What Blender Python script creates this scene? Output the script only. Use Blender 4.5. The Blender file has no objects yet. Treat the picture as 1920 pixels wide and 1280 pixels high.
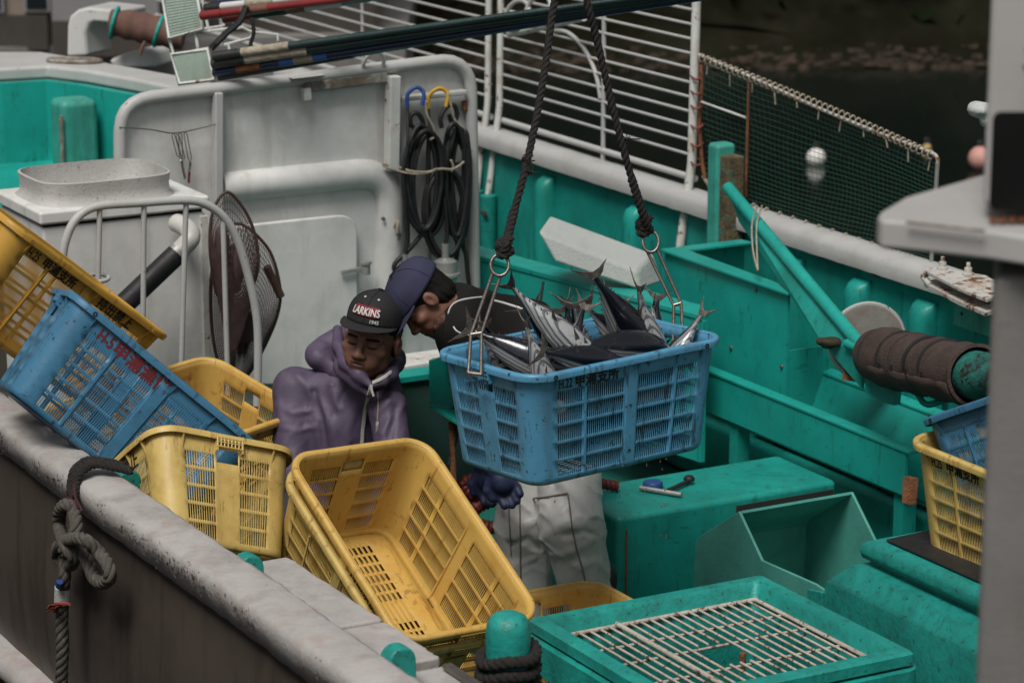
import bpy, bmesh, math, random
import numpy as np
from mathutils import Vector, Matrix

SC = bpy.context.scene
COL = SC.collection
PI = math.pi
random.seed(7)
rng = np.random.default_rng(11)

# ------------------------------------------------------------------ camera
CAM = np.array([0.0, 0.0, 3.64])
PITCH = math.radians(14.0)
FPX = 5333.0                                  # focal length in pixels of the 1920 px wide photograph (100 mm lens)
FW = np.array([0, math.cos(PITCH), -math.sin(PITCH)])
RT = np.array([1.0, 0, 0])
UP = np.array([0, math.sin(PITCH), math.cos(PITCH)])
cd = bpy.data.cameras.new('camera'); co = bpy.data.objects.new('camera', cd); COL.objects.link(co)
co.location = CAM; co.rotation_euler = (math.radians(90) - PITCH, 0, 0)
cd.lens = 100; cd.sensor_width = 36; cd.clip_start = 0.1; cd.clip_end = 400
cd.dof.use_dof = True; cd.dof.focus_distance = 9.3; cd.dof.aperture_fstop = 4.2
SC.camera = co

# ------------------------------------------------------------------ sky, sun, exposure
SUN_EL, SUN_AZ = math.radians(60), math.radians(-160)     # azimuth from +Y, clockwise
wd = bpy.data.worlds.new('World'); SC.world = wd; wd.use_nodes = True
wn = wd.node_tree; wn.nodes.clear()
wo = wn.nodes.new('ShaderNodeOutputWorld'); wb = wn.nodes.new('ShaderNodeBackground'); ws = wn.nodes.new('ShaderNodeTexSky')
wh = wn.nodes.new('ShaderNodeHueSaturation'); wh.inputs['Saturation'].default_value = 0.12
ws.sky_type = 'NISHITA'; ws.sun_disc = False; ws.sun_elevation = SUN_EL; ws.sun_rotation = SUN_AZ
ws.air_density = 1.0; ws.dust_density = 3.0
wn.links.new(ws.outputs[0], wh.inputs['Color']); wn.links.new(wh.outputs[0], wb.inputs[0]); wn.links.new(wb.outputs[0], wo.inputs[0])
wb.inputs[1].default_value = 0.05
sl = bpy.data.lights.new('sun', 'SUN'); sl.energy = 2.0; sl.angle = math.radians(24); sl.color = (1, 0.965, 0.92)
so = bpy.data.objects.new('sun', sl); COL.objects.link(so)
sd = Vector((math.sin(SUN_AZ) * math.cos(SUN_EL), math.cos(SUN_AZ) * math.cos(SUN_EL), math.sin(SUN_EL)))
so.rotation_euler = sd.to_track_quat('Z', 'Y').to_euler()
SC.view_settings.view_transform = 'Standard'; SC.view_settings.look = 'None'
SC.view_settings.exposure = 0.58; SC.view_settings.gamma = 1.0
SC.render.engine = 'CYCLES'; SC.cycles.max_bounces = 6; SC.cycles.transparent_max_bounces = 12

# ------------------------------------------------------------------ boat frame (s along the boat, t across it, z up)
ANG = math.radians(-61)
A = np.array([math.cos(ANG), math.sin(ANG), 0.0]); B = np.array([-A[1], A[0], 0.0]); O = np.array([-0.236, 6.843, 0.0])
def bt(s, t, z): return O + s * A + t * B + np.array([0, 0, z])
def ray(u, v): return FW + (u - 960) / FPX * RT + (640 - v) / FPX * UP
def P(u, v, s=None, t=None, z=None, d=None):
    r = ray(u, v)
    if d is not None: return CAM + r * d
    if s is not None: n, k = A, s + O @ A
    elif t is not None: n, k = B, t + O @ B
    else: n, k = np.array([0, 0, 1.0]), z
    return CAM + r * ((k - CAM @ n) / (r @ n))
def bc(w):
    d = np.asarray(w) - O; return np.array([d @ A, d @ B, d[2]])
DECK = 0.1
Zv = np.array([0, 0, 1.0])
def nrm(v): v = np.asarray(v, float); return v / (np.linalg.norm(v) + 1e-12)

# ------------------------------------------------------------------ materials
MATS = {}
def M(name, c, rough=.5, metal=0., var=.18, vs=5., dirt=None, ds=7., da=.5, streak=None, chips=None, cs=22., ca=.62, bump=.15, bs=70., spec=.4, scr=None, coat=0.):
    m = bpy.data.materials.new(name); m.use_nodes = True; nt = m.node_tree; N = nt.nodes; L = nt.links
    b = N['Principled BSDF']; tc = N.new('ShaderNodeTexCoord')
    def noise(scale, detail=5, rough_=.6, stretch=None):
        n = N.new('ShaderNodeTexNoise'); n.inputs['Scale'].default_value = scale; n.inputs['Detail'].default_value = detail; n.inputs['Roughness'].default_value = rough_
        if stretch:
            mp = N.new('ShaderNodeMapping'); mp.inputs['Scale'].default_value = stretch; L.new(tc.outputs['Object'], mp.inputs[0]); L.new(mp.outputs[0], n.inputs['Vector'])
        else: L.new(tc.outputs['Object'], n.inputs['Vector'])
        return n.outputs['Fac']
    def ramp(f, lo, hi):
        r = N.new('ShaderNodeMapRange'); r.inputs['From Min'].default_value = lo; r.inputs['From Max'].default_value = hi; L.new(f, r.inputs['Value']); return r.outputs[0]
    def mix(f, a, bcol, amt=1.):
        x = N.new('ShaderNodeMix'); x.data_type = 'RGBA'
        if amt != 1.:
            mm = N.new('ShaderNodeMath'); mm.operation = 'MULTIPLY'; mm.inputs[1].default_value = amt; L.new(f, mm.inputs[0]); f = mm.outputs[0]
        L.new(f, x.inputs['Factor'])
        if isinstance(a, tuple): x.inputs['A'].default_value = (*a, 1)
        else: L.new(a, x.inputs['A'])
        x.inputs['B'].default_value = (*bcol, 1)
        return x.outputs['Result']
    lo = tuple(max(0, q * (1 - var)) for q in c); hi = tuple(min(1, q * (1 + var)) for q in c)
    col = mix(ramp(noise(vs), .3, .7), lo, hi)
    if dirt: col = mix(ramp(noise(ds, 8, .7), .48, .72), col, dirt, da)
    if streak: col = mix(ramp(noise(9, 6, .65, (1, 1, .12)), .52, .75), col, streak, .7)
    if scr: col = mix(ramp(noise(30, 6, .7, (1, .8, .14)), .585, .64), col, scr, .8); col = mix(ramp(noise(30, 6, .7, (.14, .8, 1)), .61, .66), col, scr, .7)
    if chips: col = mix(ramp(noise(cs, 9, .75), ca, ca + .03), col, chips)
    L.new(col, b.inputs['Base Color'])
    rr = N.new('ShaderNodeMapRange'); rr.inputs['To Min'].default_value = max(0, rough - .12); rr.inputs['To Max'].default_value = min(1, rough + .15)
    L.new(noise(vs * 3), rr.inputs['Value']); L.new(rr.outputs[0], b.inputs['Roughness'])
    b.inputs['Metallic'].default_value = metal; b.inputs['Specular IOR Level'].default_value = spec; b.inputs['Coat Weight'].default_value = coat
    if bump:
        bp = N.new('ShaderNodeBump'); bp.inputs['Strength'].default_value = bump; bp.inputs['Distance'].default_value = .01
        L.new(noise(bs, 4), bp.inputs['Height']); L.new(bp.outputs[0], b.inputs['Normal'])
    MATS[name] = m; return m
TEALC = (.010, .25, .212)
teal = M('teal_paint', TEALC, .42, var=.25, vs=3, dirt=(.01, .15, .115), ds=4, da=.65, streak=(.014, .16, .12), scr=(.010, .13, .10), chips=(.045, .04, .028), cs=26, ca=.64, bump=.12, bs=40)
teal_clean = M('teal_steel_paint', (.011, .295, .25), .38, var=.12, dirt=(.012, .22, .17), ds=3, da=.5, scr=(.010, .16, .12), chips=(.03, .05, .035), cs=34, ca=.69, bump=.05, bs=25)
teal_pale = M('faded_teal_paint', (.045, .29, .235), .5, dirt=(.02, .12, .09), da=.6, streak=(.03, .035, .025), chips=(.03, .03, .02), cs=16, ca=.68)
teal_worn = M('worn_teal_paint', (.012, .235, .20), .45, var=.3, dirt=(.015, .07, .055), ds=26, da=.55, chips=(.02, .022, .016), cs=52, ca=.605, bump=.3, bs=60)
scoopm = M('grey_teal_plastic', (.07, .28, .235), .45, var=.1, dirt=(.03, .1, .08), da=.4)
white = M('white_gloss_paint', (.62, .62, .60), .45, var=.06, dirt=(.33, .31, .27), ds=3, da=.5, streak=(.36, .34, .30), chips=(.09, .055, .03), cs=22, ca=.695, bump=.08, bs=12)
white_rim = M('chipped_white_paint', (.41, .41, .397), .45, var=.06, dirt=(.36, .34, .30), ds=8, da=.5, chips=(.05, .04, .03), cs=30, ca=.64, bump=.1)
white_rust = M('rust_stained_white_paint', (.55, .56, .53), .5, var=.08, dirt=(.34, .22, .13), ds=9, da=.6, chips=(.15, .055, .02), cs=20, ca=.585, bump=.15)
gunm = M('grimy_white_gelcoat', (.365, .345, .33), .55, var=.12, dirt=(.20, .175, .155), ds=7, da=.65, streak=(.30, .22, .19), chips=(.05, .04, .033), cs=34, ca=.665, bump=.35, bs=60)
hullm = M('stained_hull_gelcoat', (.078, .063, .052), .45, var=.15, vs=1.2, dirt=(.045, .034, .028), ds=2, da=.6, streak=(.032, .020, .014), chips=(.03, .015, .01), cs=26, ca=.73, bump=.08, bs=20)
white_heavy = M('rust_eaten_white_paint', (.46, .45, .42), .6, var=.1, dirt=(.30, .16, .08), ds=12, da=.8, chips=(.12, .042, .016), cs=16, ca=.54, bump=.4, bs=80)
grate_m = M('grimy_beige_bar_paint', (.40, .37, .315), .6, var=.12, dirt=(.22, .13, .07), ds=16, da=.7, chips=(.10, .04, .018), cs=30, ca=.57, bump=.4, bs=90)
rust = M('rust', (.17, .065, .028), .85, var=.4, vs=25, dirt=(.05, .025, .015), ds=30, bump=.6, bs=120)
steel = M('worn_steel', (.24, .215, .19), .38, metal=.85, var=.25, dirt=(.10, .06, .035), ds=20, da=.6, bump=.15)
galv = M('galvanised_steel', (.38, .38, .36), .5, metal=.6, var=.2, dirt=(.2, .18, .14), ds=20)
blackr = M('black_rubber', (.013, .013, .014), .5, var=.3, dirt=(.05, .05, .045), ds=14, da=.35)
blackrope = M('black_rope_fibre', (.021, .018, .016), .85, var=.4, vs=60, bump=.8, bs=260)
greyrope = M('grey_rope_fibre', (.085, .075, .063), .9, var=.35, vs=40, dirt=(.07, .06, .05), ds=9, da=.6, bump=.5, bs=300)
brownmat = M('brown_rubber_mat', (.062, .038, .032), .9, var=.3, vs=12, dirt=(.10, .08, .07), ds=30, da=.4, bump=.9, bs=160)
browncloth = M('brown_tarp', (.12, .06, .045), .8, var=.2, dirt=(.2, .12, .09), da=.4, bump=.3)
yellow = M('yellow_plastic', (.54, .345, .088), .42, var=.10, vs=4, dirt=(.40, .19, .022), ds=4, da=.6, streak=(.36, .17, .03), chips=(.06, .03, .012), cs=34, ca=.655, bump=.06, bs=45, spec=.45, scr=(.30, .15, .03))
yellow_pale = M('sun_bleached_yellow_plastic', (.52, .375, .118), .45, var=.14, vs=4, dirt=(.30, .17, .04), ds=5, da=.7, streak=(.32, .19, .05), chips=(.09, .045, .018), cs=34, ca=.65, bump=.06, bs=45, spec=.4, scr=(.26, .15, .045))
yellow_deep = M('orange_yellow_plastic', (.46, .26, .042), .42, var=.12, vs=4, dirt=(.30, .13, .015), ds=5, da=.6, chips=(.04, .02, .01), cs=24, ca=.69, bump=.06, bs=45, scr=(.22, .10, .015))
blue = M('blue_plastic', (.08, .27, .43), .4, var=.14, vs=5, dirt=(.035, .11, .17), ds=5, da=.75, streak=(.06, .10, .12), chips=(.018, .02, .022), cs=34, ca=.60, bump=.08, bs=50, scr=(.025, .05, .065))
blue_dirty = M('grimy_blue_plastic', (.045, .16, .27), .42, var=.18, vs=5, dirt=(.018, .05, .075), ds=5, da=.75, chips=(.015, .017, .02), cs=28, ca=.60, bump=.1, bs=50, scr=(.018, .035, .045))
blackp = M('black_paint', (.012, .011, .01), .6, bump=0)
redp = M('dark_red_paint', (.13, .012, .014), .6, bump=0)
collar_m = M('speckled_white_paint', (.42, .41, .39), .6, var=.08, dirt=(.28, .26, .23), ds=10, da=.6, chips=(.16, .15, .13), cs=60, ca=.60, bump=.3, bs=90)
foam = M('white_foam', (.42, .44, .42), .75, var=.08, dirt=(.3, .33, .29), ds=10, da=.7, chips=(.06, .08, .06), cs=40, ca=.68, bump=.4, bs=90)
pvcw = M('white_plastic_pipe', (.5, .49, .46), .4, dirt=(.3, .27, .22), ds=9, da=.5)
greypil = M('pale_grey_paint', (.36, .35, .34), .5, var=.05, dirt=(.3, .28, .25), ds=3, da=.5, bump=.06)
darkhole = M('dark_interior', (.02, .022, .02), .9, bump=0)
redhose = M('red_hose_plastic', (.13, .022, .018), .5, var=.2, bump=.05)
bluecap = M('blue_cap_plastic', (.02, .055, .19), .45, bump=.05)
wood = M('weathered_wood', (.16, .13, .10), .85, var=.3, vs=20, dirt=(.5, .5, .48), ds=11, da=.9, bump=.5)
twine = M('pale_twine', (.30, .26, .20), .9, var=.3, vs=40, bump=.4)
netm = M('green_net_twine', (.006, .055, .040), .8, var=.3, vs=20, bump=.2)
brownnet = M('brown_net_twine', (.055, .03, .03), .85, var=.4, vs=20)
bamboo = M('reddish_net_pole', (.06, .032, .024), .5, var=.3, vs=12)

# ------------------------------------------------------------------ mesh helpers
class MB:
    def __init__(s): s.v = []; s.f = []; s.m = []
    def add(s, vs, fs, mi=0):
        o = len(s.v); s.v += [tuple(float(c) for c in p) for p in vs]
        s.f += [tuple(o + i for i in f) for f in fs]; s.m += [mi] * len(fs); return s
    def box(s, c, x, y, z, mi=0):
        c, x, y, z = map(np.asarray, (c, x, y, z))
        p = [c + i * x + j * y + k * z for k in (-1, 1) for j in (-1, 1) for i in (-1, 1)]
        return s.add(p, [(0, 2, 3, 1), (4, 5, 7, 6), (0, 1, 5, 4), (2, 6, 7, 3), (0, 4, 6, 2), (1, 3, 7, 5)], mi)
    def sbox(s, s0, s1, t0, t1, z0, z1, mi=0):
        return s.box(bt((s0 + s1) / 2, (t0 + t1) / 2, (z0 + z1) / 2), A * (s1 - s0) / 2, B * (t1 - t0) / 2, Zv * (z1 - z0) / 2, mi)
    def prism(s, poly, vec, mi=0):
        n = len(poly); poly = [np.asarray(p, float) for p in poly]; vec = np.asarray(vec, float)
        vs = poly + [p + vec for p in poly]
        fs = [tuple(range(n - 1, -1, -1)), tuple(range(n, 2 * n))] + [(i, (i + 1) % n, n + (i + 1) % n, n + i) for i in range(n)]
        return s.add(vs, fs, mi)
    def grid(s, rows, closed=False, mi=0):
        r, c = len(rows), len(rows[0]); vs = [p for row in rows for p in row]; fs = []
        for i in range(r - 1):
            for j in range(c if closed else c - 1):
                k = (j + 1) % c; fs.append((i * c + j, i * c + k, (i + 1) * c + k, (i + 1) * c + j))
        return s.add(vs, fs, mi)
    def tube(s, pts, r, n=8, closed=False, mi=0, flat=1.0, up=None):
        pts = [np.asarray(p, float) for p in pts]; k = len(pts)
        rr = r if hasattr(r, '__len__') else [r] * k
        T = []
        for i in range(k):
            a = pts[i - 1] if (i or closed) else pts[0]; b = pts[(i + 1) % k] if (i < k - 1 or closed) else pts[-1]
            T.append(nrm(b - a))
        ref = np.asarray(up, float) if up is not None else (np.array([0, 0, 1.]) if abs(T[0][2]) < .9 else np.array([1., 0, 0]))
        x = nrm(ref - T[0] * (ref @ T[0])); rows = []
        for i in range(k):
            x = nrm(x - T[i] * (x @ T[i])); y = np.cross(T[i], x)
            rows.append([pts[i] + rr[i] * (math.cos(2 * PI * j / n) * x + flat * math.sin(2 * PI * j / n) * y) for j in range(n)])
        if closed: rows.append(rows[0])
        o = len(s.v); s.grid(rows, True, mi)
        if not closed:
            e = o + (k - 1) * n
            s.f += [tuple(o + j for j in range(n - 1, -1, -1)), tuple(e + j for j in range(n))]; s.m += [mi, mi]
        return s
    def lathe(s, c, axis, prof, n=24, mi=0):
        c = np.asarray(c, float); ax = nrm(axis); ref = np.array([0, 0, 1.]) if abs(ax[2]) < .9 else np.array([1., 0, 0])
        x = nrm(ref - ax * (ref @ ax)); y = np.cross(ax, x)
        rows = [[c + ax * h + r * (math.cos(2 * PI * j / n) * x + math.sin(2 * PI * j / n) * y) for j in range(n)] for r, h in prof]
        s.grid(rows, True, mi); return s
    def rope(s, pts, r, pitch=.05, n=3, mi=0, step=.006, sides=6):
        pts = resample(pts, step); k = len(pts)
        T = [nrm(pts[min(i + 1, k - 1)] - pts[max(i - 1, 0)]) for i in range(k)]
        ref = np.array([0, 0, 1.]) if abs(T[0][2]) < .9 else np.array([1., 0, 0]); x = nrm(ref - T[0] * (ref @ T[0])); fr = []
        for i in range(k):
            x = nrm(x - T[i] * (x @ T[i])); fr.append((x, np.cross(T[i], x)))
        for q in range(n):
            ph = 2 * PI * q / n
            s.tube([pts[i] + .52 * r * (math.cos(ph + 2 * PI * i * step / pitch) * fr[i][0] + math.sin(ph + 2 * PI * i * step / pitch) * fr[i][1]) for i in range(k)], .56 * r, sides, mi=mi)
        return s
    def braid(s, pts, r, pitch=.10, mi=0, step=.006):
        pts = resample(pts, step); k = len(pts)
        T = [nrm(pts[min(i + 1, k - 1)] - pts[max(i - 1, 0)]) for i in range(k)]
        ref = np.array([0, 0, 1.]) if abs(T[0][2]) < .9 else np.array([1., 0, 0]); x = nrm(ref - T[0] * (ref @ T[0])); fr = []
        for i in range(k):
            x = nrm(x - T[i] * (x @ T[i])); fr.append((x, np.cross(T[i], x)))
        s.tube(pts, r * .66, 7, mi=mi)
        for sg in (1, -1):
            for q in range(4):
                ph = 2 * PI * q / 4 + (PI / 4 if sg < 0 else 0); L = []
                for i in range(k):
                    th = ph + sg * 2 * PI * i * step / pitch; rr = r * (.70 + .12 * math.sin(4 * sg * th + (PI if sg < 0 else 0)))
                    L.append(pts[i] + rr * (math.cos(th) * fr[i][0] + math.sin(th) * fr[i][1]))
                s.tube(L, .36 * r, 5, mi=mi)
        return s
    def build(s, name, mats, parent=None, smooth=None, bevel=0, seg=2, local=False, solid=0, sub=0, off=-1, origin=None, recalc=True):
        if not isinstance(mats, (list, tuple)): mats = [mats]
        vs = np.array(s.v, float).reshape(-1, 3)
        if not local:
            if parent is not None:
                q = parent; o = np.zeros(3)
                while q is not None: o += np.array(q.location); q = q.parent
            else:
                o = np.array(origin, float) if origin is not None else np.array([(vs[:, 0].min() + vs[:, 0].max()) / 2, (vs[:, 1].min() + vs[:, 1].max()) / 2, vs[:, 2].min()])
            vs = vs - o
        me = bpy.data.meshes.new(name); me.from_pydata(vs.tolist(), [], s.f)
        for m in mats: me.materials.append(m)
        if len(mats) > 1: me.polygons.foreach_set('material_index', s.m)
        if recalc:
            bm = bmesh.new(); bm.from_mesh(me); bmesh.ops.recalc_face_normals(bm, faces=bm.faces); bm.to_mesh(me); bm.free()
        if smooth is not None:
            me.polygons.foreach_set('use_smooth', [True] * len(me.polygons)); me.set_sharp_from_angle(angle=math.radians(smooth))
        ob = bpy.data.objects.new(name, me); COL.objects.link(ob)
        if parent is not None: ob.parent = parent
        elif not local: ob.location = o
        if solid:
            md = ob.modifiers.new('thickness', 'SOLIDIFY'); md.thickness = solid; md.offset = off
        if bevel:
            md = ob.modifiers.new('bevel', 'BEVEL'); md.width = bevel; md.segments = seg; md.limit_method = 'ANGLE'; md.angle_limit = math.radians(40)
            if smooth is None: me.polygons.foreach_set('use_smooth', [True] * len(me.polygons)); md.harden_normals = True
        if sub:
            md = ob.modifiers.new('subdivision', 'SUBSURF'); md.levels = md.render_levels = sub
        return ob
def resample(pts, step):
    pts = np.array(pts, float); d = np.r_[0, np.cumsum(np.linalg.norm(np.diff(pts, axis=0), axis=1))]
    n = max(2, int(d[-1] / step) + 1); q = np.linspace(0, d[-1], n)
    return np.stack([np.interp(q, d, pts[:, i]) for i in range(3)], 1)
def spline(pts, n=8, closed=False):
    pts = [np.asarray(p, float) for p in pts]; k = len(pts); out = []
    for i in range(k if closed else k - 1):
        g = lambda j: pts[j % k] if closed else pts[min(max(j, 0), k - 1)]
        p0, p1, p2, p3 = g(i - 1), g(i), g(i + 1), g(i + 2)
        for q in range(n):
            t = q / n
            out.append(.5 * (2 * p1 + (p2 - p0) * t + (2 * p0 - 5 * p1 + 4 * p2 - p3) * t * t + (3 * p1 - p0 - 3 * p2 + p3) * t ** 3))
    if not closed: out.append(pts[-1])
    return out
def tag(o, label=None, cat=None, group=None, kind=None):
    if label: o['label'] = label
    if cat: o['category'] = cat
    if group: o['group'] = group
    if kind: o['kind'] = kind
    return o
def thing(name, label, cat, loc, group=None, rot=None):
    o = bpy.data.objects.new(name, None); COL.objects.link(o); o.location = tuple(float(c) for c in loc); o.empty_display_size = .1
    if rot is not None: o.rotation_euler = rot
    return tag(o, label, cat, group)
def text_mesh(body, size, bold=0., sx=1.):
    """flat lettering as verts (x right, y up) and faces, centred"""
    c = bpy.data.curves.new('lettering', 'FONT'); c.body = body; c.size = size; c.resolution_u = 3; c.align_x = 'LEFT'
    o = bpy.data.objects.new('lettering', c); COL.objects.link(o)
    dg = bpy.context.evaluated_depsgraph_get(); me = o.evaluated_get(dg).to_mesh()
    vs = np.array([v.co[:] for v in me.vertices]).reshape(-1, 3); fs = [tuple(p.vertices) for p in me.polygons]
    bpy.data.objects.remove(o); bpy.data.curves.remove(c)
    vs[:, 0] *= sx
    w0, w1 = vs[:, 0].min(), vs[:, 0].max(); h0, h1 = vs[:, 1].min(), vs[:, 1].max()
    vs[:, 0] -= (w0 + w1) / 2; vs[:, 1] -= (h0 + h1) / 2
    if bold:                                      # heavier strokes: slightly shifted layers
        n = len(vs); sh = [(0, 0)] + [(bold * math.cos(a), bold * math.sin(a)) for a in np.linspace(0, 2 * PI, 6, False)]
        fs = [tuple(i + k * n for i in f) for k in range(7) for f in fs]
        vs = np.concatenate([vs + np.array([dx, dy, .00012 * k]) for k, (dx, dy) in enumerate(sh)])
    return vs, fs, w1 - w0, h1 - h0
def vnoise(p, seed=0):
    """smooth value noise for arrays of points"""
    p = np.asarray(p, float); i = np.floor(p).astype(np.int64); f = p - i; f = f * f * (3 - 2 * f)
    def h(a):
        n = (a[..., 0] * 374761393 + a[..., 1] * 668265263 + a[..., 2] * 2147483647 + seed * 144269) & 0xffffffff
        n = ((n ^ (n >> 13)) * 1274126177) & 0xffffffff
        return ((n ^ (n >> 16)) & 0xffff) / 65535.0
    r = 0
    for dx in (0, 1):
        for dy in (0, 1):
            for dz in (0, 1):
                w = (f[..., 0] if dx else 1 - f[..., 0]) * (f[..., 1] if dy else 1 - f[..., 1]) * (f[..., 2] if dz else 1 - f[..., 2])
                r = r + w * h(i + np.array([dx, dy, dz]))
    return r * 2 - 1
# --- implicit surfaces (smoothly blended solids) meshed by surface nets
def s_cap(p, a, b, r1, r2=None):
    a = np.asarray(a, float); b = np.asarray(b, float); r2 = r1 if r2 is None else r2
    d = b - a; t = np.clip(((p - a) @ d) / (d @ d + 1e-12), 0, 1)
    return np.linalg.norm(p - a - t[..., None] * d, axis=-1) - (r1 + (r2 - r1) * t)
def s_ell(p, c, r, R=None):
    q = p - np.asarray(c, float)
    if R is not None: q = q @ R
    r = np.asarray(r, float); k0 = np.linalg.norm(q / r, axis=-1); k1 = np.linalg.norm(q / (r * r), axis=-1) + 1e-9
    return k0 * (k0 - 1) / k1
def smin(a, b, k):
    h = np.clip(.5 + .5 * (b - a) / k, 0, 1); return b + (a - b) * h - k * h * (1 - h)
def smax(a, b, k): return -smin(-a, -b, k)
def chain(p, pts, rs, k=.03):
    d = None
    for i in range(len(pts) - 1):
        e = s_cap(p, pts[i], pts[i + 1], rs[i], rs[i + 1]); d = e if d is None else smin(d, e, k)
    return d
def nets(f, lo, hi, h):
    lo = np.asarray(lo, float); hi = np.asarray(hi, float); n = np.ceil((hi - lo) / h).astype(int) + 1
    ax = [lo[i] + h * np.arange(n[i]) for i in range(3)]
    V = np.empty(tuple(n))
    for i in range(n[0]):
        g = np.stack(np.meshgrid([ax[0][i]], ax[1], ax[2], indexing='ij'), -1); V[i] = f(g)[0]
    S = V < 0; c = n - 1
    acc = np.zeros((*c, 3)); cnt = np.zeros(tuple(c))
    I = np.stack(np.meshgrid(*[np.arange(k) for k in c], indexing='ij'), -1)
    for axis in range(3):
        o1, o2 = [q for q in range(3) if q != axis]
        for u in (0, 1):
            for w in (0, 1):
                off = np.zeros(3, int); off[o1] = u; off[o2] = w; of2 = off.copy(); of2[axis] = 1
                s0 = tuple(slice(off[q], off[q] + c[q]) for q in range(3)); s1 = tuple(slice(of2[q], of2[q] + c[q]) for q in range(3))
                x = S[s0] != S[s1]; a0 = V[s0]; a1 = V[s1]
                t = np.where(x, a0 / np.where(x, a0 - a1, 1), 0)
                pos = I + off; pos = pos.astype(float); pos[..., axis] += t
                acc += pos * x[..., None]; cnt += x
    act = cnt > 0; idx = -np.ones(tuple(c), int); idx[act] = np.arange(act.sum())
    vs = lo + h * acc[act] / cnt[act][:, None]; fs = []
    for axis in range(3):
        o1, o2 = (axis + 1) % 3, (axis + 2) % 3
        s0 = [slice(0, n[q]) for q in range(3)]; s1 = list(s0); s0[axis] = slice(0, n[axis] - 1); s1[axis] = slice(1, n[axis])
        x = S[tuple(s0)] != S[tuple(s1)]; ii = np.argwhere(x)
        ok = (ii[:, o1] > 0) & (ii[:, o2] > 0) & (ii[:, o1] < c[o1]) & (ii[:, o2] < c[o2]); ii = ii[ok]
        if not len(ii): continue
        inside = S[tuple(ii.T)]
        def cell(d1, d2):
            q = ii.copy(); q[:, o1] -= d1; q[:, o2] -= d2; return idx[tuple(q.T)]
        q4 = np.stack([cell(1, 1), cell(0, 1), cell(0, 0), cell(1, 0)], 1)
        q4[~inside] = q4[~inside][:, ::-1]; fs.append(q4)
    return vs, np.concatenate(fs).tolist()
def surf_hit(f, u, v, d0, d1, off=0.0):
    """first point where the ray of the view through (u,v) meets an implicit surface"""
    r = ray(u, v); d = np.linspace(d0, d1, 400); pts = CAM + r * d[:, None]; s = f(pts); k = np.argmax(s < off)
    return pts[k]

# ================================================================== water, shore and buildings far behind
WATER = -0.8
def flat_sheet(name, pts, z, mat, kind='structure'):
    m = MB(); m.add([(*p[:2], z) for p in pts], [tuple(range(len(pts)))]); o = m.build(name, mat); o['kind'] = kind; return o
wm = M('harbour_water', (.006, .009, .0075), .08, var=.3, vs=.4, bump=.10, bs=1.6, spec=.25)
flat_sheet('water', [(-150, -20), (150, -20), (150, 150), (-150, 150)], WATER, wm)
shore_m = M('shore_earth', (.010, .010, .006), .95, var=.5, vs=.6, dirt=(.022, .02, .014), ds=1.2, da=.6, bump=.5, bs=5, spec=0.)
m = MB(); rows = []
for i in range(120):
    x = -64 + i * 1.0; row = []
    for j, (dy, z) in enumerate([(0, -1.2), (.5, -.78), (1.0, -.55), (1.5, -.15), (2.2, .8), (4, 2.6), (8, 5.5), (15, 11), (34, 22)]):
        n = vnoise(np.array([x * .5, j * 1.3, 0.])) * (.12 + .16 * j); row.append((x, 29.0 + dy + n + .04 * abs(x), z + .5 * n))
    rows.append(row)
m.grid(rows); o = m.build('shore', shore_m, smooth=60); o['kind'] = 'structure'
rock_m = M('shore_rock', (.044, .033, .025), .9, var=.5, vs=3, dirt=(.035, .03, .025), ds=4, da=.8, bump=.6, bs=20, spec=.05)
m = MB()
for i in range(2600):
    x = random.uniform(-8, 12); y = 29.4 + random.uniform(0, 1.15) + .04 * abs(x); r = random.uniform(.025, .075); z = -.85 + (y - 29.3 - .04 * abs(x)) * .35
    ico = [(math.cos(a) * math.cos(e), math.sin(a) * math.cos(e), math.sin(e)) for e in (-.9, 0, .9) for a in [q * PI / 3 + e for q in range(6)]]
    vs = [(x + r * 1.3 * p[0] * random.uniform(.7, 1.2), y + r * p[1] * random.uniform(.7, 1.2), z + r * .7 * p[2] * random.uniform(.7, 1.2)) for p in ico]
    fs = [(a * 6 + b, a * 6 + (b + 1) % 6, (a + 1) * 6 + (b + 1) % 6, (a + 1) * 6 + b) for a in (0, 1) for b in range(6)] + [tuple(range(12, 18))]
    m.add(vs, fs)
o = m.build('shore_rocks', rock_m); tag(o, 'brown boulders and shingle strewn along the far waterline', 'rocks', kind='stuff')
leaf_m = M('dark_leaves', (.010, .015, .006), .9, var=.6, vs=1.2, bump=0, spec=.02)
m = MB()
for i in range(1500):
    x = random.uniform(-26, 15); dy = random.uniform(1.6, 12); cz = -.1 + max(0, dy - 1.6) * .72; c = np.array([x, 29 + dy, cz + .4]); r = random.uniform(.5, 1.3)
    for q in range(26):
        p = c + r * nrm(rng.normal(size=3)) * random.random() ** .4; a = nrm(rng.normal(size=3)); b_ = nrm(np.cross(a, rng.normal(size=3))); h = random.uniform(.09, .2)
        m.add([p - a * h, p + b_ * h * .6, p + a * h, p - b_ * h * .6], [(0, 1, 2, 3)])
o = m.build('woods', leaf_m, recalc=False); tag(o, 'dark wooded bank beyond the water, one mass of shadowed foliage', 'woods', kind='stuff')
bank = M('quay_concrete', (.20, .19, .18), .9, var=.15, dirt=(.1, .095, .085), ds=1, bump=.3)
m = MB(); q0 = P(-300, 96, d=26); q1 = P(760, 96, d=27.5)
m.prism([(q0[0], q0[1], WATER - .6), (q1[0], q1[1], WATER - .6), (q1[0], q1[1] + 12, WATER - .6), (q0[0], q0[1] + 12, WATER - .6)], (0, 0, .62 + q0[2] - WATER - .05)); o = m.build('far_quay', bank); o['kind'] = 'structure'
tanw = M('tan_render', (.22, .18, .14), .9, var=.08, dirt=(.15, .12, .095), ds=1.2, bump=.1)
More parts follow.
